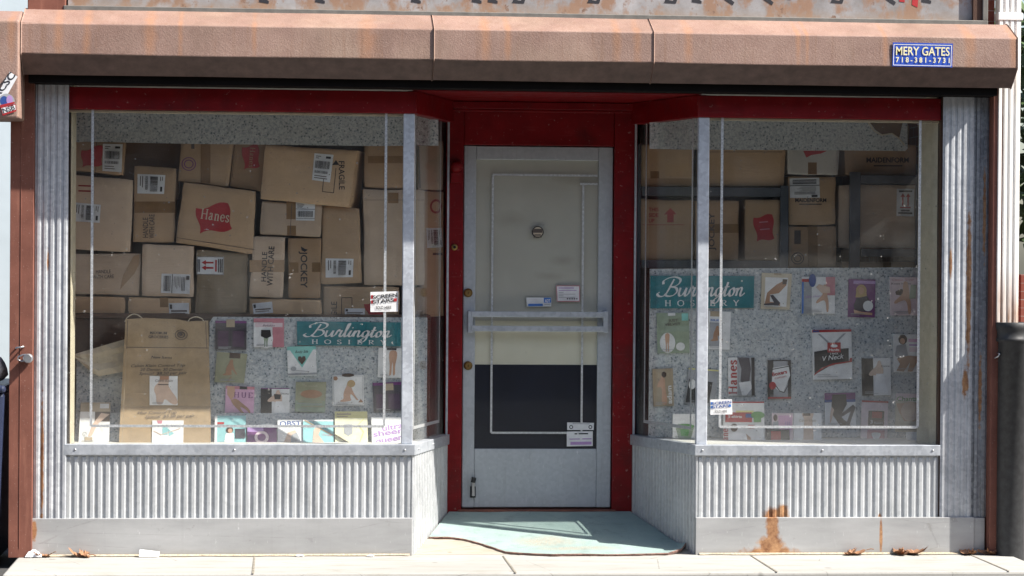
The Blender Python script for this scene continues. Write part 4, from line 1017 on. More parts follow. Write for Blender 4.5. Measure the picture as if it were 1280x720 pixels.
# right window
YX = .88
def r1(l, t, p, q): t.rect(813, 214, 824, 232, 'tape'); p.rect(796, 223, 866, 232.5, 'card_c')
carton(Q(799, 180, 867, 180, 866, 232.5, 799, 233), YX, 'card_a', 'wide tan box with a taped base on the top shelf beside the side pane', r1, group=GR, seam='n')
carton(Q(880, 180, 982, 180, 981, 233, 880, 233), YX, 'card_a', 'long plain tan box on the top shelf right of the mullion', lambda l, t, p, q: p.line([(886, 190), (978, 190)], .5, 'ink_soft'), group=GR, seam='n')
def r3(l, t, p, q):
    p.poly([(838, 260), (846, 268), (842, 268), (842, 278), (834, 278), (834, 268), (830, 268)], 'ink_red')
    for i, w in enumerate(('THIS', 'SIDE', 'UP')): p.text(w, 811, 264+i*7, 811+12-(i == 2)*5, 264+i*7, 4.4, 'ink_red', .02)
    p.line([(803, 281), (855, 281)], .6, 'ink_red')
carton(Q(797, 248, 867.5, 250, 867, 325, 797, 325), YX, 'card_c', 'box with a faint red arrow and red words on the middle shelf', r3, group=GR, seam='n')
def r4(l, t, p, q): t.rect(871, 280, 923, 291, 'tape'); p.text('JOCKEY', 893, 313, 893, 266, 7, 'ink_soft', .015)
carton(Q(869, 250, 924.5, 250.5, 923, 325, 869, 325), YX, 'card_c', 'brown box with a dark word reading upward and a tape band behind the mullion', r4, group=GR, seam='n')
def r5(l, t, p, q): flag(p, [(942, 272), (965, 268), (968, 298), (946, 302)]); p.line([(949, 278), (960, 277)], 1.5, 'rose'); p.line([(950, 287), (962, 286)], 1.5, 'rose')
carton(Q(932, 249, 976, 250, 974, 325.5, 931, 325.5), YX-.01, 'card_a', 'narrow box with a red flag print at the end of the middle shelf', r5, group=GR, seam='n')
def r6(l, t, p, q): p.poly([(1004, 188.5), (1034, 188.5), (1026, 192), (1014, 194), (1008, 197)], 'red_print'); t.rect(1010, 203, 1021, 218, 'tape')
carton(Q(984, 180, 1051, 182, 1048.5, 219.5, 984, 218), YX-.01, 'card_w', 'white box with a red print and brown tape under the right valance', r6, group=GR, seam='n')
def r7(l, t, p, q): barcode(l, [(1024, 222), (1025, 247), (987.5, 247.5), (987, 223)], 2); p.text('MAIDENFORM', 994, 252.5, 1033, 252.5, 4.6, 'ink', .03); p.rect(999, 254.6, 1027, 256, 'ink_soft')
carton(Q(985, 220, 1045.5, 220.5, 1045, 281, 986, 281.5), YX-.01, 'card_a', 'box with a wide shipping label over a printed word, below the white box', r7, group=GR, seam='n')
def r8(l, t, p, q): p.ring(997, 323, 8, 7.5, .14, 'ink_soft'); p.ring(997, 323, 5, 4.5, .25, 'ink_soft'); t.rect(1010, 283, 1022, 333, 'tape'); p.rect(993, 288, 1001, 305, 'ink_soft')
carton(Q(986, 283, 1046, 282, 1046, 334, 986, 334), YX-.01, 'card_c', 'box with a round stamp and taped seam at the foot of the middle stack', r8, group=GR, seam='n')
def r9(l, t, p, q): p.text('MAIDENFORM', 1083, 203, 1136, 203, 6, 'ink', .03); p.rect(1092, 206.5, 1128, 208, 'ink')
carton(Q(1056, 180, 1146, 181, 1146, 219, 1056, 219), YX+.03, 'card_c', 'dark box with a bold printed word on the top of the right hand rack', r9, group=GR, seam='n')
def r10(l, t, p, q): barcode(l, Q(1121, 236, 1143, 236, 1142.5, 270.5, 1120.5, 270), 4)
carton(Q(1048, 231, 1147, 231, 1146.5, 310.5, 1048, 310), YX+.03, 'card_b', 'large box with a white label of two upright red arrows on the right hand rack', r10, group=GR, seam='n')
carton(Q(1124, 319, 1146, 319, 1146, 327, 1124, 327), YX+.03, 'card_w', 'small white box on the lowest shelf of the right hand rack', None, group=GR, seam='n', depth=.15)
carton(Q(1052, 327, 1146, 327, 1146, 345, 1052, 345), YX+.03, 'card_c', 'low brown box at the bottom of the right hand rack', lambda l, t, p, q: t.rect(1104, 328, 1114, 345, 'tape'), group=GR, seam='n')

# ================================================================== PACKS, SIGNS AND BAG IN THE DISPLAYS
GPL = 'hosiery packs pinned to the left board'; GPR = 'hosiery packs pinned to the right board'; GBL = 'packs standing along the foot of the left window'; GBR = 'packs standing along the foot of the right window'
def pack(q, Y, mat, label, deco=None, group=None, cat='hosiery pack', th=.010, name='hosiery_pack', tilt=0.):
    if not isinstance(q[0], tuple): q = [(q[0], q[1]), (q[2], q[1]), (q[2], q[3]), (q[0], q[3])]
    m_ = MB(); f_ = [at(*p, Y) for p in (q[3], q[2], q[1], q[0])]
    m_.prism(f_, (0, th, 0), mat); D = Draw(m_, Y)
    if deco: deco(D, D.sub(q))
    for k in range(2):      # small print along an edge
        y0 = q[0][1]+(q[3][1]-q[0][1])*(.90+.04*k); w_ = (q[1][0]-q[0][0])
        D.rect(q[0][0]+w_*.1, y0, q[0][0]+w_*(.35+.3*random.random()), y0+.55, 'grey_print')
    o = recenter(m_.build(name))
    if not tilt and 'pinned' in (group or ''): o.rotation_euler = (0, R(random.uniform(-2.2, 2.2)), 0)
    if tilt: o.data.transform(Matrix(((1, 0, 0, 0), (0, 1, tilt, 0), (0, 0, 1, 0), (0, 0, 0, 1))))
    return tag(o, label, cat, group)
yl = YL-.012; yr = YR-.012
def sil(shape, col, *r): return lambda d, s: s.fig(shape, col, *r)
pack((269, 401, 308, 437), yl, 'charcoal', 'dark charcoal pack with a tan tab at its top, left end of the top row', lambda d, s: (s.rect(0, 0, 1, .08, 'purple'), s.rect(.35, -.05, .62, .22, 'tan_card'), s.line([(.48, .25), (.48, 1)], .5, 'ink'), s.rect(.08, .35, .42, .9, 'plum'), s.rect(.55, .35, .92, .9, 'plum'), s.rect(.1, .93, .4, .97, 'grey_print')), GPL)
pack((317, 398, 355, 434), yl, 'white_card', 'white pack with a pink side and black briefs on legs', lambda d, s: (s.rect(.62, .1, 1, 1, 'rose'), s.rect(0, 0, 1, .14, 'rose'), s.rect(.05, .16, .95, .30, 'pink_pale'), s.text('Berkshire', .3, .28, .7, .28, 2.6, 'ink', 0, .3), s.ell(.42, .7, .22, .34, 'white_card'), s.fig(LEGS, 'sage', .25, .55, .58, 1.0), s.poly([(.25, .4), (.55, .4), (.58, .62), (.42, .7), (.24, .62)], 'black_card')), GPL)
pack(Q(271, 440, 309, 442, 305, 478.5, 268, 477.5), yl, 'olive', 'olive pack with a tan bending figure', lambda d, s: (s.rect(.42, .0, .78, .18, 'hair_dark'), s.fig(KNEEL, 'skin_tan', .15, .12, .85, .85), s.line([(.55, .8), (.45, .97)], 1.2, 'skin_tan')), GPL)
pack((360, 433, 396, 470), yl, 'teal_light', 'pack with a pale green triangle and a dark heart', lambda d, s: (s.rect(0, .12, 1, 1, 'white_card'), s.poly([(.02, .0), (.98, .0), (.5, .72)], 'teal_light'), s.text('Body Silk', .28, .22, .74, .22, 3, 'ink', .01, .3), s.poly([(.5, .62), (.36, .45), (.38, .34), (.46, .33), (.5, .38), (.54, .33), (.62, .34), (.64, .45)], 'hair_dark'), s.rect(.0, .9, 1, .97, 'grey_print'), s.ell(.2, .75, .1, .08, 'grey_print'), s.line([(.25, .8), (.75, .86)], .8, 'grey_print')), GPL)
pack((281, 483, 317, 519), yl, 'pink', 'pink pack with black serif letters and crossed legs', lambda d, s: (s.rect(.0, 0, 1, .1, 'rose'), s.poly([(.05, .02), (.3, .0), (.34, .3), (.2, .5), (.06, .3)], 'skin'), s.rect(.48, 0, .74, .1, 'black_card'), d.serif('HUE', 291.5, 497, 315, 497, 6.5, 'purple', .3), s.fig(SEAT, 'skin_tan', .1, .42, .9, .95)), GPL)
pack((326, 485, 362, 522), yl, 'white_card', 'black and white pack with a pale gowned figure, left board', lambda d, s: (s.rect(0, 0, .38, 1, 'black_card'), s.rect(0, 0, 1, .03, 'purple'), s.fig(STAND, 'skin_pale', .1, .04, 1, .98), s.poly([(.52, .45), (.74, .45), (.92, 1), (.4, 1)], 'paper_white'), s.poly([(.46, .2), (.7, .22), (.68, .38), (.48, .38)], 'black_card'), s.text('Donna', .7, .22, .97, .22, 2.2, 'ink', 0)), GPL)
pack(Q(369, 478, 407, 477, 406, 515.5, 368.5, 515), yl, 'olive', 'olive pack with a brown oval like a setting sun', lambda d, s: (s.rect(.0, .62, 1, 1, 'sage'), s.ell(.52, .40, .36, .14, 'skin_tan'), s.line([(.1, .66), (.9, .66)], 1, 'tan_card'), s.line([(.05, .72), (.9, .74)], .8, 'grey_print'), s.line([(.2, .82), (.95, .8)], .8, 'tan_card'), s.text('Round', .3, .16, .7, .16, 2.4, 'sand', 0)), GPL)
pack((416, 469, 455, 507), yl, 'white_card', 'pale blue pack with a kneeling nude toned figure', lambda d, s: (s.rect(.03, .03, .97, .97, 'grey_print'), s.rect(.05, .04, .96, .96, 'white_card'), s.ell(.5, .0, .2, .06, 'hair_dark'), s.fig(KNEEL, 'skin', .1, .1, .95, .97), s.ell(.60, .28, .13, .12, 'hair'), s.ell(.1, .1, .07, .07, 'skin_tan'), s.poly([(.82, .9), (.9, .78), (.98, .9)], 'skin_tan')), GPL)
pack((472, 435, 502, 472), yl, 'white_card', 'white pack with a pair of bare legs under the script sign', lambda d, s: (s.rect(.35, .0, .75, .07, 'ink'), s.fig(LEGS, 'skin', .3, .08, .95, .95)), GPL)
pack((467, 478, 503, 514), yl, 'charcoal', 'dark purple pack with two tan squares beside the mullion', lambda d, s: (s.rect(0, 0, 1, .1, 'purple'), s.rect(.42, .04, .72, .28, 'tan_card'), s.rect(.1, .4, .42, .92, 'plum'), s.rect(.52, .4, .92, .92, 'plum')), GPL)
# foot of left window
m_ = MB(); m_.prism([(-2.645, .302, .600), (-.80, .302, .600), (-.745, .302+.7*.15, .75), (-2.645, .302+.7*.15, .75)], (0, .012, .0), 'granite')
tag(recenter(m_.build('sloped_panel')), 'sloping speckled strip along the foot of the left window under the sunlit packs', 'panel')
yf = .25
pack((268, 521, 307, 556), yf, 'aqua', 'turquoise pack with a dark haired woman in white', lambda d, s: (s.rect(.0, .0, .08, 1, 'white_card'), s.rect(.08, .22, .3, .3, 'red_print'), s.poly([(.3, 1), (.36, .62), (.5, .55), (.62, .62), (.64, 1)], 'paper_white'), s.ell(.48, .5, .12, .11, 'hair_dark'), s.ell(.5, .52, .07, .08, 'skin'), s.rect(.66, .45, .98, .78, 'charcoal')), GBL, tilt=.7)
pack((309, 534, 346, 556), yf+.01, 'purple', 'plum pack with a pale ring', lambda d, s: (s.rect(0, 0, .55, .3, 'violet'), d.ring(327, 547, 9, 7.5, .4, 'pink_pale')), GBL, tilt=.7)
pack((347, 526, 379, 556), yf+.012, 'white_card', 'white pack with blue capital letters at the foot of the left window', lambda d, s: (s.text('OBST', .08, .25, .92, .22, 5.5, 'navy_print', .015), s.poly([(.4, .5), (.7, .4), (.9, 1), (.2, 1)], 'skin_pale'), s.poly([(.55, .6), (.75, .5), (.98, 1), (.5, 1)], 'grey_print')), GBL, tilt=.7)
pack((379, 526, 417, 556), yf, 'aqua', 'aqua pack with a curving bare arm', lambda d, s: (s.rect(0, 0, 1, .06, 'white_card'), s.poly([(.3, 1), (.35, .4), (.5, .2), (.62, .3), (.5, .6), (.75, 1)], 'skin_pale'), s.line([(.05, .02), (.98, .62)], 1.6, 'tan_card'), s.text('Lively', .64, .62, .95, .66, 2.4, 'rose', 0, .2)), GBL, tilt=.7)
pack((419, 516, 460, 556), yf+.005, 'yellow', 'yellow pack with a grey shield at the foot of the left window', lambda d, s: (s.rect(0, .2, 1, 1, 'yellow_pale'), s.rect(.06, .06, .5, .1, 'tan_card'), s.rect(.06, .14, .4, .17, 'tan_card'), s.poly([(.28, .38), (.54, .38), (.54, .66), (.41, .74), (.28, .66)], 'grey_print'), s.line([(.98, .12), (.72, .4), (.88, .62), (.72, .98)], 1, 'yellow'), s.line([(0, .7), (.5, 1)], 1.6, 'tan_card')), GBL, tilt=.7)
pack((465, 523, 508, 556), yf, 'white_card', 'white pack with large violet words behind the left mullion', lambda d, s: (s.text('ultra', .32, .5, .92, .38, 6.5, 'violet', .02), s.text('sheer', .05, .72, .92, .56, 6.5, 'violet', .02), s.text('queen', .12, .96, .92, .80, 6.5, 'violet', .02)), GBL, tilt=.7)
pack((98, 505, 136, 556), yf+.01, 'white_card', 'white pack with a stockinged arm at the left corner of the window', lambda d, s: (s.rect(0, .0, 1, .22, 'tan_card'), s.rect(.65, .03, .95, .14, 'white_label'), s.rect(.5, .22, 1., .45, 'hair_dark'), s.poly([(.98, .28), (.62, .5), (.42, .8), (.3, .8), (.45, .5), (.7, .25)], 'skin_pale'), s.text('Gaia', .1, .72, .25, .95, 5, 'grey_print', 0), s.rect(.2, .82, .45, .92, 'tan_card')), GBL, tilt=.7)
# paper shopping bag with a handwritten notice
bag = empty('paper_bag', (at(207, 470, .33).x, .33, .60), 'large brown paper bag with handwritten prices standing in the left window', 'paper bag')
m_ = MB(); yb_ = .342; ft = [at(151, 508, yb_), at(263, 508, yb_), at(260, 401, yb_), at(235, 402, yb_), at(220, 399, yb_), at(181, 397.5, yb_), at(157, 399, yb_)]
zb0 = at(151, 508, yb_).z-.001
m_.prism(ft, (0, .045, 0), 'kraft'); m_.prism([at(150, 560, yb_), at(264, 560, yb_), at(263, 508, yb_), at(151, 508, yb_)], (0, .045, 0), 'kraft'); D = Draw(m_, yb_)
D.line([(158, 434), (261, 435)], .7, 'ink_soft'); D.line([(159.5, 400), (158.5, 436)], .6, 'ink_soft'); D.line([(257, 402), (258.5, 436)], .6, 'ink_soft'); D.line([(158, 437), (154, 556)], .5, 'tan_card')
for y_, w_ in ((417.5, 21), (422.5, 25)): D.text('MAXIMUM' if y_ < 420 else 'GROCERIES', 198-w_/2, y_, 198+w_/2, y_+.5, 3.2, 'ink_soft', .02)
D.ring(226.5, 418.5, 8, 6.5, .12, 'ink_soft'); D.ring(226.5, 418.5, 5, 4, .3, 'ink_soft'); D.ell(226, 418, 2.4, 2, 'ink_soft')
for t_, x_, y_, xe_, ye_ in (('New Items', 189, 448, 215, 448.5), ('Calvin Klein Control Top', 164, 459, 231, 458), ('20 Denier, 30 Denier', 175, 463.5, 229, 463.5), ('Special  $8.50 per pair', 174, 468.5, 234, 467.5), ('Hue Control Top', 172.5, 517, 221, 516.5), ('Special  $5.50 per pair', 182, 522, 244, 520.5)):
    D.text(t_, x_, y_, xe_, ye_, 3.2, 'ink' if y_ < 515 else 'ink_soft', .008, .25)
for v in m_.v:
    if v.z < zb0: v.y -= .6*(zb0-v.z)
m_.build('bag_body', bag)
for px0, px1, pyt in ((156, 180, 392.5), (235, 255, 396)):
    m_ = MB()
    for dy in (0, .03):
        pth = [at(px0+(px1-px0)*i/10, (402 if i in (0, 10) else 400-(400-pyt)*math.sin(math.pi*i/10)), yb_+.006+dy) for i in range(11)]
        m_.tube(pth, .003, 'sand', 6)
    m_.build('handle', bag)
pack((187, 470, 222, 506.5), yb_-.006, 'white_card', 'white pack with a bare hip and thigh taped on the paper bag', lambda d, s: (s.fig(HIP, 'skin_pale', .02, 0, 1, .98), s.poly([(.36, 0), (.7, 0), (.68, .12), (.38, .14)], 'skin_tan'), s.text('Calvin Klein', .2, .2, .82, .2, 3, 'ink_soft', 0, .2), s.rect(.3, .28, .68, .31, 'ink_soft')), 'packs taped on the paper bag', th=.004)
o_ = pack((191, 525, 230, 556), yb_-.006, 'white_card', 'white pack with a pale blue figure taped low on the paper bag', lambda d, s: (s.poly([(.14, .0), (.32, .0), (.3, .12), (.18, .12)], 'rose'), s.rect(.33, .26, .5, .55, 'aqua'), s.poly([(.5, .3), (.7, .5), (.55, .6)], 'aqua'), s.line([(.05, .4), (.3, .55), (.9, .3)], .8, 'skin_pale')), 'packs taped on the paper bag', th=.004)
o_.data.transform(Matrix(((1, 0, 0, 0), (0, 1, .6, 0), (0, 0, 1, 0), (0, 0, 0, 1)))); o_.location.y -= .6*(zb0-o_.location.z)
# crumpled white paper left of the bag
m_ = MB(); rows = []
for i in range(9):
    row = []
    for j in range(6):
        u, v = i/8, j/5
        px = 92+(156-92)*u; top = 443-(443-424)*u; bot = 446+(471-446)*min(1, u*2.2)-6*max(0, u-.45)*2
        py = top+(bot-top)*v
        row.append(at(px, py, YL+.012-.02*abs(mnoise.noise((u*4, v*3, 7)))-.008*math.sin(v*9)))
    rows.append(row)
m_.grid(rows, 'sand', False); m_.grid([[p+Vector((0, .003, 0)) for p in r] for r in rows][::-1], 'sand', False)
tag(recenter(m_.build('crumpled_paper')), 'creased off white paper sheet left of the brown paper bag', 'paper')
# script signs
def scriptsign(q, Y, label):
    m_ = MB(); f_ = [at(*p, Y) for p in (q[3], q[2], q[1], q[0])]; m_.prism(f_, (0, .006, 0), 'teal'); D = Draw(m_, Y); s = D.sub(q)
    a, b = s.p(.11, .62), s.p(.905, .62); D.strokes(SCRIPT, *a, *b, 9.4, (q[3][1]-q[0][1])*.262, 'white_label', .27, .09, .5, .22)
    a, b = s.p(.14, .93), s.p(.86, .93); D.serif('HOSIERY', *a, *b, (q[3][1]-q[0][1])*.175, 'white_label', .95, .17, .08)
    tag(recenter(m_.build('sign')), label, 'sign', 'teal hosiery signs')
scriptsign(Q(371, 401.5, 501, 403, 501, 433, 371.5, 431.5), yl-.002, 'teal sign with white script lettering on the left board under the boxes')
scriptsign(Q(813, 344.5, 943, 345, 942, 385, 813, 385.5), yr-.002, 'teal sign with white script lettering behind the right corner mullion')
# right board packs
pack(Q(952, 341, 989.5, 342, 987, 387, 951, 386), yr, 'sand', 'cream framed pack with a bent stockinged leg, first right of the script sign', lambda d, s: (s.rect(.12, .12, .88, .92, 'white_card'), s.rect(.4, .0, .65, .05, 'tan_card'), s.poly([(.78, .18), (.84, .32), (.6, .55), (.3, .6), (.3, .8), (.66, .82), (.66, .9), (.12, .88), (.2, .55), (.5, .32)], 'skin_tan'), s.poly([(.7, .16), (.86, .16), (.84, .3), (.7, .3)], 'hair_dark'), s.poly([(.3, .62), (.4, .6), (.66, .82), (.6, .9), (.1, .9), (.1, .86), (.45, .82)], 'charcoal')), GPR)
pack((1002, 346, 1043.5, 392), yr, 'white_card', 'white pack fading blue to red with a long bending leg', lambda d, s: (s.rect(.72, 0, 1, .5, 'rose'), s.rect(0, .1, .22, 1, 'blue_print'), s.rect(.06, .1, .3, 1, 'grey_print'), s.rect(.0, .06, .22, .14, 'red_print'), s.ell(.32, .1, .11, .18, 'navy_print'), s.fig(STRIDE, 'skin', .4, .2, 1., .96), s.poly([(.42, .28), (.52, .2), (.84, .28), (.86, .44), (.6, .44)], 'skin_pale'), s.text('Silky sheer', .1, .58, .6, .54, 2.6, 'violet', 0, .3)), GPR)
pack((1060, 349, 1093.5, 396.5), yr, 'purple', 'purple pack with a blond seated woman and white disc', lambda d, s: (s.rect(.18, .04, 1, .12, 'violet'), s.ell(.48, .30, .2, .16, 'hair'), s.poly([(.3, .3), (.66, .3), (.7, .48), (.26, .48)], 'hair'), s.ell(.48, .3, .1, .1, 'skin'), s.poly([(.3, .5), (.7, .44), (.86, .7), (.7, .84), (.24, .84), (.2, .7)], 'charcoal'), s.poly([(.2, .8), (.5, .86), (.9, .88), (.9, .94), (.24, .92)], 'skin'), s.ell(.74, .7, .19, .14, 'white_card')), GPR)
pack(Q(1113, 346, 1150.5, 347, 1149, 394.5, 1113, 394), yr, 'pink_pale', 'pale pink pack with a leg kicking sideways and a dark hexagon', lambda d, s: (s.text('Classic Sheer', .08, .1, .8, .09, 2.8, 'rose', 0), s.text('Knee Highs', .05, .2, .7, .19, 2.6, 'ink', 0), s.poly([(.18, .38), (.36, .31), (.56, .34), (.58, .42), (.42, .48), (.2, .46)], 'hair_dark'), s.fig(STRIDE, 'skin', .08, .1, 1, .98), s.poly([(.7, .2), (.9, .2), (.86, .56), (.64, .56)], 'sage')), GPR)
pack((1016.5, 412, 1065.5, 474), yr-.006, 'white_card', 'large white pack with a black band and red shield in mid board', lambda d, s: (s.rect(.0, .0, 1, .05, 'red_print'), s.rect(.02, .01, .18, .04, 'navy_print'), s.poly([(.2, .08), (.5, .3), (.8, .08), (.86, .08), (.5, .36), (.14, .08)], 'grey_print'), s.poly([(.04, .44), (.35, .40), (.92, .38), (.92, .66), (.5, .7), (.04, .9)], 'black_card'), s.poly([(.02, .92), (.3, .76), (.6, .7), (1, .66), (1, .58), (.95, .58), (.93, .64), (.5, .68), (.2, .78), (.04, .88)], 'red_print'), s.rect(.38, .26, .72, .46, 'red_print'), s.text('Hanes', .42, .43, .68, .43, 3, 'white_card', .02), s.ell(.55, .33, .09, .03, 'white_card'), s.text('V Neck', .26, .63, .80, .58, 6, 'white_card', .005, .3), s.text('2 PACK', .44, .5, .66, .5, 2, 'white_card', .02)), GPR, 'underwear pack', .02)
pack(Q(1118, 417, 1157, 419, 1156, 466, 1117.5, 465), yr, 'white_card', 'white pack with a dark haired seated woman by the right edge', lambda d, s: (s.rect(.48, .12, 1, .2, 'pink'), s.rect(.5, .26, .78, .3, 'violet'), s.rect(.5, .34, .8, .46, 'pink_pale'), s.ell(.3, .14, .14, .13, 'hair_dark'), s.ell(.29, .18, .08, .08, 'skin'), s.poly([(.1, .3), (.4, .26), (.46, .56), (.2, .66), (.04, .56)], 'grey_print'), s.poly([(.1, .64), (.48, .56), (.8, .58), (.74, .74), (.6, .98), (.44, .98), (.52, .74), (.32, .98), (.08, .96), (.2, .78)], 'skin_tan')), GPR)
pack((1077.5, 447.5, 1114, 494), yr, 'white_card', 'black and white pack with a gowned figure, right board', lambda d, s: (s.rect(0, 0, .4, 1, 'black_card'), s.fig(STAND, 'skin_pale', .12, .04, 1, .99), s.poly([(.5, .42), (.74, .42), (.92, 1), (.4, 1)], 'paper_white'), s.text('Donna', .68, .24, .96, .24, 2.4, 'ink', 0)), GPR)
pack((960, 450, 989, 498.5), yr, 'black_card', 'black edged pack of white briefs with red lettering', lambda d, s: (s.rect(.24, .03, .86, .98, 'grey_print'), s.poly([(.22, .2), (.9, .14), (.96, .4), (.66, .84), (.46, .8), (.16, .62)], 'white_card'), s.line([(.2, .24), (.92, .16)], 1, 'ink'), s.line([(.96, .55), (.7, .84), (.5, .8), (.3, .62)], 1, 'ink'), s.text('Boxers', .2, .42, .84, .34, 4.5, 'red_print', .03), s.text('cotton', .3, .5, .8, .44, 3, 'red_print', 0), s.ell(.2, .66, .15, .1, 'red_print'), s.rect(.0, .95, 1, 1, 'red_print')), GPR, 'underwear pack')
pack((910.5, 447, 943.5, 494.5), yr, 'white_card', 'white pack with red letters reading upward and a grey torso', lambda d, s: (s.rect(.34, .0, 1, 1, 'grey_print'), s.poly([(.36, 0), (.8, 0), (.86, .3), (.8, .62), (.6, .7), (.46, .62), (.5, .3)], 'charcoal'), s.poly([(.4, .66), (.84, .62), (.9, .8), (.68, 1), (.52, 1)], 'white_card'), s.rect(.88, 0, 1, 1, 'black_card'), d.serif('Hanes', 921, 493, 921, 450, 10, 'red_print', .12, .2, .1)), GPR, 'underwear pack')
pack((1031.5, 491, 1070, 533), yr, 'white_card', 'purple topped pack with crossed black stockinged legs', lambda d, s: (s.rect(0, 0, 1, .2, 'purple'), s.rect(.0, .2, 1, .28, 'navy_print'), s.poly([(.25, .05), (.7, .05), (.72, .34), (.5, .7), (.85, 1), (.5, 1), (.26, .66), (.22, .36)], 'black_card'), s.poly([(.92, .36), (1, .44), (.78, .98), (.66, .98), (.84, .56), (.5, .74), (.48, .66)], 'charcoal'), s.poly([(.22, .4), (.3, .5), (.22, .8), (.16, .92), (.16, .7)], 'skin_pale')), GPR)
pack((1075.5, 501, 1108.5, 558), yr-.015, 'pink_pale', 'white pack with a black panel and small red square', lambda d, s: (s.rect(0, 0, 1, .04, 'red_print'), s.rect(.26, .22, .86, .56, 'black_card'), s.rect(.4, .24, .78, .38, 'red_print'), s.text('3', .34, .5, .44, .5, 4, 'white_card', .02), s.text('boxers', .5, .5, .82, .5, 2.5, 'white_card', 0), s.rect(.24, .64, .9, 1, 'rose'), s.fig(BRIEF, 'white_card', .36, .66, .8, 1)), GPR, 'underwear pack')
pack((1119, 492, 1156, 540), yr, 'sand', 'beige pack with green word over tan briefs', lambda d, s: (s.rect(0, 0, 1, .2, 'pink_pale'), s.text('Chantal', .04, .2, .78, .18, 5.5, 'green_print', .015), s.poly([(.02, .26), (.95, .24), (.86, .4), (.66, .72), (.3, .72), (.1, .46)], 'skin'), s.ell(.48, .46, .3, .26, 'skin_pale')), GPR)
yg = .52
pack(Q(905, 502, 955, 502, 956, 558, 904, 558), yg, 'white_card', 'big white pack with a red block and yellow stripe at the mullion foot', lambda d, s: (s.rect(.0, .0, 1, .03, 'red_print'), s.rect(.3, .2, .74, .26, 'yellow'), s.rect(.04, .24, .70, .46, 'red_print'), s.rect(.54, .27, .76, .36, 'navy_print'), s.text('T-shirts', .1, .36, .45, .36, 3, 'white_card', .02), s.ell(.84, .3, .17, .08, 'green_print'), s.rect(.74, .36, .92, .46, 'green_print'), s.rect(.6, .52, .76, .6, 'red_print'), s.ell(.26, .58, .09, .09, 'hair_dark'), s.poly([(.1, .72), (.34, .68), (.55, .72), (.62, 1), (.1, 1)], 'paper_white'), s.poly([(.55, .72), (.66, .8), (.68, 1), (.62, 1)], 'skin_tan'), d.serif('Hanes', 910, 557, 910, 532, 8, 'red_print', .12, .2, .1)), GBR, 'underwear pack', .02)
pack((965, 516.5, 991.5, 552), yg, 'pink_pale', 'pink pack with a small figure, left of the body pack', lambda d, s: (s.rect(.3, .08, .95, .6, 'pink'), s.ell(.16, .16, .1, .12, 'hair_dark'), s.poly([(.05, .3), (.3, .28), (.36, .8), (.02, .8)], 'grey_print'), s.rect(.62, .3, .66, .8, 'violet'), s.rect(.72, .3, .76, .8, 'violet'), s.rect(.82, .3, .86, .8, 'violet')), GBR)
pack((992, 516.5, 1027, 557), yg+.004, 'white_card', 'white pack with a slender bare waist', lambda d, s: (s.poly([(.28, .0), (.72, .0), (.66, .2), (.7, .5), (.72, .96), (.34, .96), (.36, .5), (.38, .2)], 'skin_pale'), s.rect(.34, .0, .6, .08, 'hair_dark'), s.text('Calvin Klein', .2, .26, .8, .26, 3, 'tan_card', 0)), GBR)
pack((958, 537, 987, 558), yg-.012, 'black_card', 'low black pack with a red patch at the foot of the right board', lambda d, s: (s.rect(.2, .1, .62, .6, 'red_print'), s.rect(.0, .75, 1, .95, 'charcoal')), GBR)
pack((822, 391, 862, 441.5), yr, 'sage', 'sage green pack with legs in a white oval', lambda d, s: (s.rect(.35, .0, .58, .07, 'white_card'), s.rect(.78, .02, .98, .2, 'teal_light'), s.text('JUST', .36, .22, .66, .22, 3.2, 'ink_soft', .02), s.text('VELVET', .24, .32, .74, .31, 3.2, 'ink_soft', .02), s.ell(.32, .74, .24, .25, 'white_card'), s.fig(LEGS, 'skin', .18, .5, .46, .98), s.ell(.72, .84, .14, .1, 'white_card')), GPR)
pack((884, 389, 912, 436.5), yr, 'white_card', 'white pack with a tan crouching figure behind the mullion', lambda d, s: (s.rect(.08, .0, .6, .14, 'tan_card'), s.text('SILKS', .1, .26, .6, .26, 2.4, 'blue_print', .02), s.rect(.06, .3, .64, .92, 'grey_print'), s.fig(KNEEL, 'skin_tan', .02, .3, .8, .85)), GPR)
pack((817, 460.5, 842.5, 507.5), yr, 'tan_card', 'tan pack with a slim nude toned figure and vertical letters', lambda d, s: (s.fig(STAND, 'skin', .1, .1, .8, .98), s.ell(.56, .16, .12, .08, 'hair_dark'), s.text('adam', .9, .94, .9, .46, 5.5, 'white_card', .02)), GPR)
pack(Q(860, 460, 897.5, 462, 893, 505.5, 856, 505), yr, 'grey_print', 'dark pack with a yellow edge half hidden by the right mullion', lambda d, s: (s.rect(0, 0, 1, .04, 'yellow'), s.poly([(.05, .3), (.85, .36), (.8, .96), (.02, .96)], 'black_card'), s.ell(.18, .45, .12, .14, 'white_card')), GPR)
pack((841, 517.5, 871, 548), yg+.03, 'white_card', 'white pack with a green plant motif seen through the right side pane', lambda d, s: (s.poly([(.1, .5), (.9, .5), (.76, 1), (.24, 1)], 'sage'), s.ell(.5, .5, .4, .1, 'green_print'), s.poly([(.3, .62), (.7, .62), (.64, .9), (.36, .9)], 'green_print')), GBR)
pack((1133, 540, 1152, 558), yg, 'white_card', 'small plain white card at the right foot of the right window', None, GBR, 'card')
pack((1153, 533, 1166, 558), yg+.02, 'hair_dark', 'narrow dark brown pack in the right corner of the right window', None, GBR)
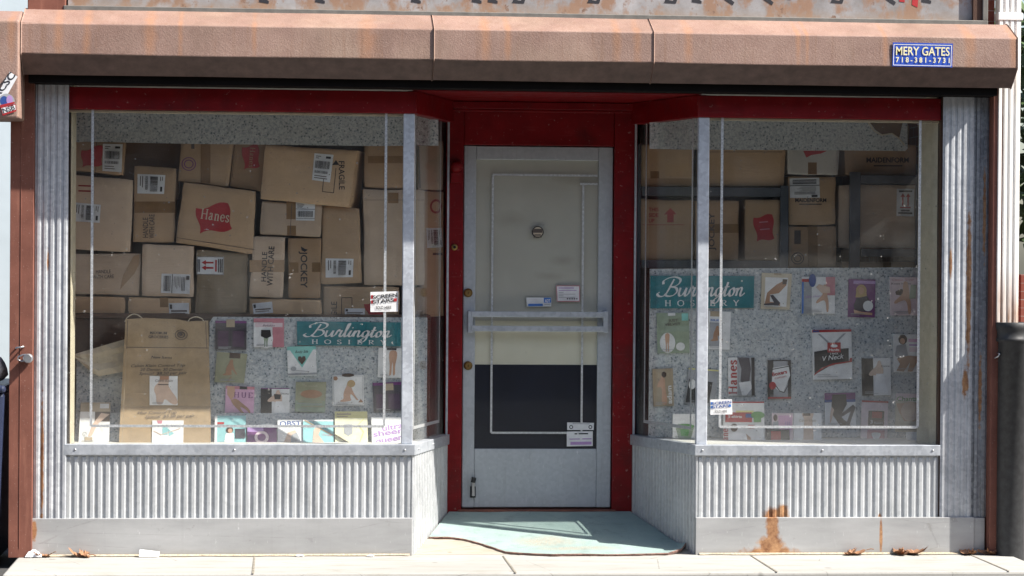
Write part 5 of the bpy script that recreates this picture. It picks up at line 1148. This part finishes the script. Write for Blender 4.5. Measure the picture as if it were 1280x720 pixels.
# stickers on the glass of the windows and door
def sstick(q, Y, c2, label):
    m_ = MB(); m_.prism([at(*p, Y) for p in (q[3], q[2], q[1], q[0])], (0, .0008, 0), 'white_card'); D = Draw(m_, Y); s = D.sub(q); h = q[3][1]-q[0][1]
    s.rect(.02, .16, .1, .34, c2); s.rect(.02, .42, .1, .58, c2); s.rect(.84, .34, .95, .5, c2)
    s.text('SCREEN', .09, .36, .97, .26, h*.175, 'navy_print' if c2 != 'red_print' else 'ink', .022); s.text('STARS', .09, .60, .85, .50, h*.175, 'navy_print' if c2 != 'red_print' else 'ink', .022); s.text('SOLD HERE', .2, .86, .76, .86, h*.15, 'ink', .01)
    tag(recenter(m_.build('sticker')), label, 'sticker')
sstick(Q(463, 365, 498, 364, 497.5, 389.5, 463, 390), .0025, 'red_print', 'white window sticker with black and red words stuck on the left pane')
sstick(Q(888, 499.5, 915, 499, 915.5, 518, 888, 518.5), .0025, 'blue_print', 'small white sticker with blue edges on the right pane by the mullion')
ys = YD+.0045
m_ = MB(); q = Q(658, 372, 689, 372, 689, 383, 658.5, 383.5); m_.prism([at(*p, ys) for p in q[::-1]], (0, .001, 0), 'white_label'); D = Draw(m_, ys); s = D.sub(q); s.rect(.7, .02, .99, .58, 'blue_print'); s.text('ADT', .74, .52, .96, .52, 3.6, 'white_card', .03); s.rect(.06, .68, .66, .94, 'blue_print'); s.rect(.72, .7, .97, .78, 'grey_print')
tag(recenter(m_.build('sticker')), 'small white and blue alarm sticker above the door push bar', 'sticker')
m_ = MB(); q = Q(695, 357, 725, 357, 725, 377, 696, 377); m_.prism([at(*p, ys) for p in q[::-1]], (0, .001, 0), 'white_label'); D = Draw(m_, ys); s = D.sub(q); s.line([(.02, .02), (.98, .02), (.98, .98), (.02, .98), (.02, .02)], .9, 'rose'); s.rect(.1, .12, .75, .18, 'violet'); s.rect(.1, .28, .86, .32, 'violet'); [s.rect(.1, .42+i*.1, .3+.5*(i % 2), .45+i*.1, 'grey_print') for i in range(4)]; [s.rect(.44+i*.1, .78, .49+i*.1, .86, 'ink') for i in range(5)]
tag(recenter(m_.build('notice')), 'pink edged paper notice on the beige door blind', 'notice')
m_ = MB(); q = Q(709, 528, 742.5, 528.5, 742, 537.5, 709, 537.5); m_.prism([at(*p, ys-.002) for p in q[::-1]], (0, .001, 0), 'white_label'); D = Draw(m_, ys-.002); D.ring(714, 533.8, 2.4, 2.4, .4, 'ink'); D.ring(738, 533.8, 2.4, 2.4, .4, 'ink'); s = D.sub(q); s.rect(.2, .1, .85, .2, 'grey_print')
tag(recenter(m_.build('sticker')), 'narrow white strip sticker with two small rings low on the door', 'sticker')
m_ = MB(); q = Q(708.5, 539.5, 741, 539, 741, 557.5, 708.5, 558); m_.prism([at(*p, ys-.002) for p in q[::-1]], (0, .001, 0), 'white_label'); D = Draw(m_, ys-.002); s = D.sub(q); s.rect(.3, .12, .4, .2, 'ink'); s.rect(.46, .12, .82, .2, 'ink'); s.rect(.1, .48, .5, .54, 'violet'); s.rect(.6, .48, .95, .54, 'violet'); s.rect(.14, .7, .95, .9, 'violet')
tag(recenter(m_.build('sticker')), 'white and lilac card sticker under the strip sticker on the door', 'sticker')

# ================================================================== LITTER
def leafmesh(seed):
    rnd = random.Random(seed); m_ = MB(); n = 11; pts = []
    for i in range(n*2):
        a = math.pi*2*i/(n*2); r = (1 if i % 2 == 0 else .68+.15*rnd.random())*(.85+.3*rnd.random()); x, y = r*math.cos(a)*1.25, r*math.sin(a)*.8
        z = .45*x*x*rnd.uniform(.5, 1)+.35*abs(y)+.12*rnd.random(); pts.append(Vector((x, y, z)))
    c = Vector((0, 0, .05))
    for i in range(len(pts)): m_.face([c, pts[i], pts[(i+1) % len(pts)]], 'leafm', False)
    st = [Vector((-1.1, 0, .5)), Vector((-1.6, .1, .6)), Vector((-1.9, .3, .55))]; m_.tube(st, .05, 'leafm', 5)
    v0 = min(v.z for v in m_.v)
    for v in m_.v: v.z -= v0
    return m_
proto = [leafmesh(i).build('dry_leaf') for i in range(4)]
LV = [(54, 688, 4, 'curled brown leaf just right of the crumpled white paper at far left'), (62, 690.5, 4.5, 'flat tan leaf lying right of the curled leaf at far left'), (101, 690, 5.5, 'pale open leaf in the pair below the left window, its left half'), (110, 687.5, 5, 'dark curled leaf standing up in the pair below the left window'),
      (1061, 690.5, 5, 'small dark leaf left of the thin rust stain on the right kick plate'), (1070, 691, 5.5, 'pale leaf touching the leaf nearest the thin rust stain'), (1114, 687.5, 5, 'curled leaf just right of the thin rust stain'), (1124, 690, 6, 'flat leaf lying beside the curled one right of the thin rust stain'),
      (1144, 691.5, 7, 'long dark leaf lying alone midway to the right end of the plate'), (1200, 687.5, 6, 'tan leaf at the left of the cluster in the right corner'), (1210, 689, 5, 'small leaf in the middle of the cluster in the right corner'), (1218, 685.5, 5, 'upright leaf leaning on the plate in the right corner cluster'), (1229, 687.5, 5.5, 'rightmost leaf, against the foot of the right guide rail')]
def on_floor(px, py):
    lo, hi = -3., .5
    for _ in range(40):
        mid = (lo+hi)/2
        if at(px, py, mid).z > 0.001: lo = mid
        else: hi = mid
    return at(px, py, mid)
for i, (px, py, sz, lab) in enumerate(LV):
    o = proto[i] if i < 4 else proto[i % 4].copy()
    if i >= 4: COL.objects.link(o)
    p = on_floor(px, py+2); s = sz*.0044*2.0
    o.location = (p.x, min(p.y, -.10), .0025); o.scale = (s, s*.9, s*1.1); o.rotation_euler = (random.uniform(-.25, .25), random.uniform(-.3, .3), random.uniform(0, 6.28))
    tag(o, lab, 'leaf', 'dry leaves lying along the kick plate')
def crumple(px, py, w, d, h, label, seed):
    rnd = random.Random(seed); p = on_floor(px, py+2.5); m_ = MB(); rows = []; y0 = min(p.y, -.10)
    for i in range(6):
        for_ = []
        for j in range(5):
            u, v = i/5-.5, j/4-.5
            for_.append((p.x+u*w, y0+v*d, .004+h*(.35+.65*rnd.random())*(1-(2*abs(u))**3)*(1-(2*abs(v))**3)+.004*rnd.random()))
        rows.append(for_)
    m_.grid(rows, 'paper_white', False)
    bot = [Vector((r[0][0], r[0][1], .002)) for r in rows]+[Vector((r[-1][0], r[-1][1], .002)) for r in reversed(rows)]
    m_.face(bot, 'paper_white'); tag(recenter(m_.build('paper_scrap')), label, 'paper scrap', 'white paper scraps on the pavement')
crumple(47, 688.5, .09, .05, .045, 'crumpled white paper in the left corner by the guide rail', 3)
m_ = MB(); p = on_floor(188, 693); y0 = min(p.y, -.10)
m_.prism([(p.x-.055, y0-.02, .003), (p.x+.05, y0-.024, .003), (p.x+.052, y0-.012, .028), (p.x-.053, y0-.004, .040)], (.004, .012, .002), 'paper_white')
tag(recenter(m_.build('paper_scrap', bevel=.002)), 'folded white card leaning at the left kick plate', 'paper scrap', 'white paper scraps on the pavement')
crumple(375, 692, .045, .02, .008, 'tiny flat white scrap below the middle of the left window', 5)
crumple(463, 693.5, .04, .02, .007, 'tiny white scrap near the entry ramp corner', 6)

# ================================================================== BEHIND AND BESIDE
wb = empty('white_building', (-9, 14, 0), 'pale rendered building far off beyond the left side of the shop', 'building')
m_ = MB(); m_.box(-16, -3.75, 14, 20, -.05, 5.2, 'whitewall'); m_.build('wall', wb)
m_ = MB(); m_.box(-16.2, -3.6, 13.8, 20.2, 5.2, 5.4, 'zinc_trim'); m_.build('roof', wb)
bn = empty('dumpster', (-3.7, .2, -.06), 'dark navy rubbish bin standing left of the guide rail', 'bin')
zt_ = at(3, 482, -.15).z
m_ = MB(); m_.prism([(-4.4, -.14, -.02), (-3.02, -.14, -.02), (-2.985, -.14, zt_-.04), (-4.4, -.14, zt_-.04)], (0, .8, 0), 'bin'); m_.build('body', bn, .02)
m_ = MB(); m_.box(-4.45, -2.978, -.17, .70, zt_-.04, zt_, 'bin'); m_.build('lid', bn, .015)
m_ = MB()
for (cx0, cz0, rx, rz) in ((-3.17, zt_+.085, .175, .115),):
    rows = []
    for i in range(13):
        a = math.pi*(i/12-.5); row = []
        for j in range(22):
            t = 2*math.pi*j/22; k = 1+.16*mnoise.noise((math.cos(t)*2, math.sin(t)*2, i*.5))+.07*mnoise.noise((math.cos(t)*6, math.sin(t)*6, i*1.1))
            row.append((cx0+rx*k*math.cos(a)*math.cos(t), -.02+.15*k*math.cos(a)*math.sin(t), max(zt_+.002, cz0+rz*math.sin(a)*k)))
        rows.append(row)
    m_.grid(rows, 'sack', True, True)
tag(recenter(m_.build('sack')), 'bulging grey sack lying on the dark bin at the left edge', 'sack')
m_ = MB(); bx0 = at(1277, 300, 4.).x; m_.box(bx0, bx0+6, 4., 4.3, -.06, 1.55, 'brick'); tag(recenter(m_.build('brick_wall')), 'low red brick wall seen past the black pipe at the right edge', 'wall')
tr = empty('tree', (bx0+3.2, 8, -.06), 'dark green leafy tree above the brick wall at the right edge', 'tree')
m_ = MB(); m_.tube([(bx0+3.2, 8, -.06), (bx0+3.25, 8, 1.2), (bx0+3.1, 8.1, 2.6), (bx0+3.2, 8, 3.8)], [.16, .13, .09, .04], 'bark', 10); m_.build('trunk', tr)
m_ = MB(); rnd = random.Random(4)
for _ in range(9000):
    a = rnd.random()*6.283; cz_ = rnd.uniform(-1, 1); rr = rnd.random()**.4; s_ = math.sqrt(1-cz_*cz_)
    c = Vector((bx0+3.0+2.6*rr*s_*math.cos(a), 8+2.2*rr*s_*math.sin(a), 3.1+1.9*rr*cz_))
    if mnoise.noise(c*1.3) < -.22: continue
    d1_ = Vector((rnd.gauss(0, 1), rnd.gauss(0, 1), rnd.gauss(0, 1))).normalized(); d2_ = d1_.orthogonal().normalized(); L = rnd.uniform(.08, .17)
    m_.face([c, c+d1_*L+d2_*L*.35, c+d1_*2*L, c+d1_*L-d2_*L*.35], 'green')
m_.build('crown', tr)
# unseen terrace opposite, added and sized to cut sky light and darken reflections
ob = empty('unseen_terrace', (0, -18, -.06), 'unseen brown brick terrace across the street, added to cut sky light and reflections', 'building')
m_ = MB(); m_.box(-30, 30, -25, -18, -.06, 7.4, 'brick2'); m_.build('wall', ob)
m_ = MB(); m_.box(-30.2, 30.2, -25.2, -17.8, 7.4, 7.7, 'zinc_trim'); m_.build('roof', ob)
for fl in range(2):
    for i in range(14):
        x = -22+i*3.3; m_ = MB(); m_.box(x, x+1.2, -18.02, -17.96, .9+fl*3.2, 2.7+fl*3.2, 'winglass'); m_.box(x-.08, x+1.28, -18.0, -17.9, .8+fl*3.2, .9+fl*3.2, 'concrete'); m_.build('window', ob)

# ================================================================== LIGHT, SKY, CAMERA
w = bpy.data.worlds.new('World'); scene.world = w; w.use_nodes = True
nt = w.node_tree; bg = nt.nodes['Background']; sky = nt.nodes.new('ShaderNodeTexSky'); sky.sky_type = 'NISHITA'; sky.sun_disc = False
T_, M_ = 2.475, 2.75
tosun = Vector((T_, -1, M_)).normalized()
el = math.asin(tosun.z); az = math.atan2(tosun.x, tosun.y)
sky.sun_elevation = el; sky.sun_rotation = az; sky.air_density = 1.; sky.dust_density = 2.2; sky.ozone_density = .6
nt.links.new(sky.outputs[0], bg.inputs[0]); bg.inputs[1].default_value = .095
ld = bpy.data.lights.new('sun', 'SUN'); ld.energy = 5.0; ld.angle = R(.53); ld.color = (1., .945, .865)
lo = bpy.data.objects.new('sun', ld); lo.rotation_euler = tosun.to_track_quat('Z', 'Y').to_euler(); lo.location = (8, -8, 9); COL.objects.link(lo)

cam = bpy.data.cameras.new('camera'); co = bpy.data.objects.new('camera', cam); COL.objects.link(co)
cam.sensor_width = 36; cam.lens = 36*F/1280; cam.clip_start = .1; cam.clip_end = 600
fwd = Vector((math.sin(YAW)*math.cos(PITCH), math.cos(YAW)*math.cos(PITCH), math.sin(PITCH)))
rt0 = Vector((math.cos(YAW), -math.sin(YAW), 0)); up0 = rt0.cross(fwd)
rt = rt0*math.cos(ROLL)+up0*math.sin(ROLL); up = up0*math.cos(ROLL)-rt0*math.sin(ROLL)
co.matrix_world = Matrix(((rt.x, up.x, -fwd.x, CX), (rt.y, up.y, -fwd.y, CY), (rt.z, up.z, -fwd.z, CZ), (0, 0, 0, 1)))
scene.camera = co
vs_ = scene.view_settings; vs_.view_transform = 'Standard'; vs_.look = 'None'; vs_.exposure = 1.2; vs_.gamma = 1; vs_.use_curve_mapping = False
scene.render.engine = 'CYCLES'
scene.cycles.max_bounces = 10; scene.cycles.transparent_max_bounces = 16; scene.cycles.diffuse_bounces = 5; scene.cycles.sample_clamp_indirect = 6
scene.cycles.use_denoising = True
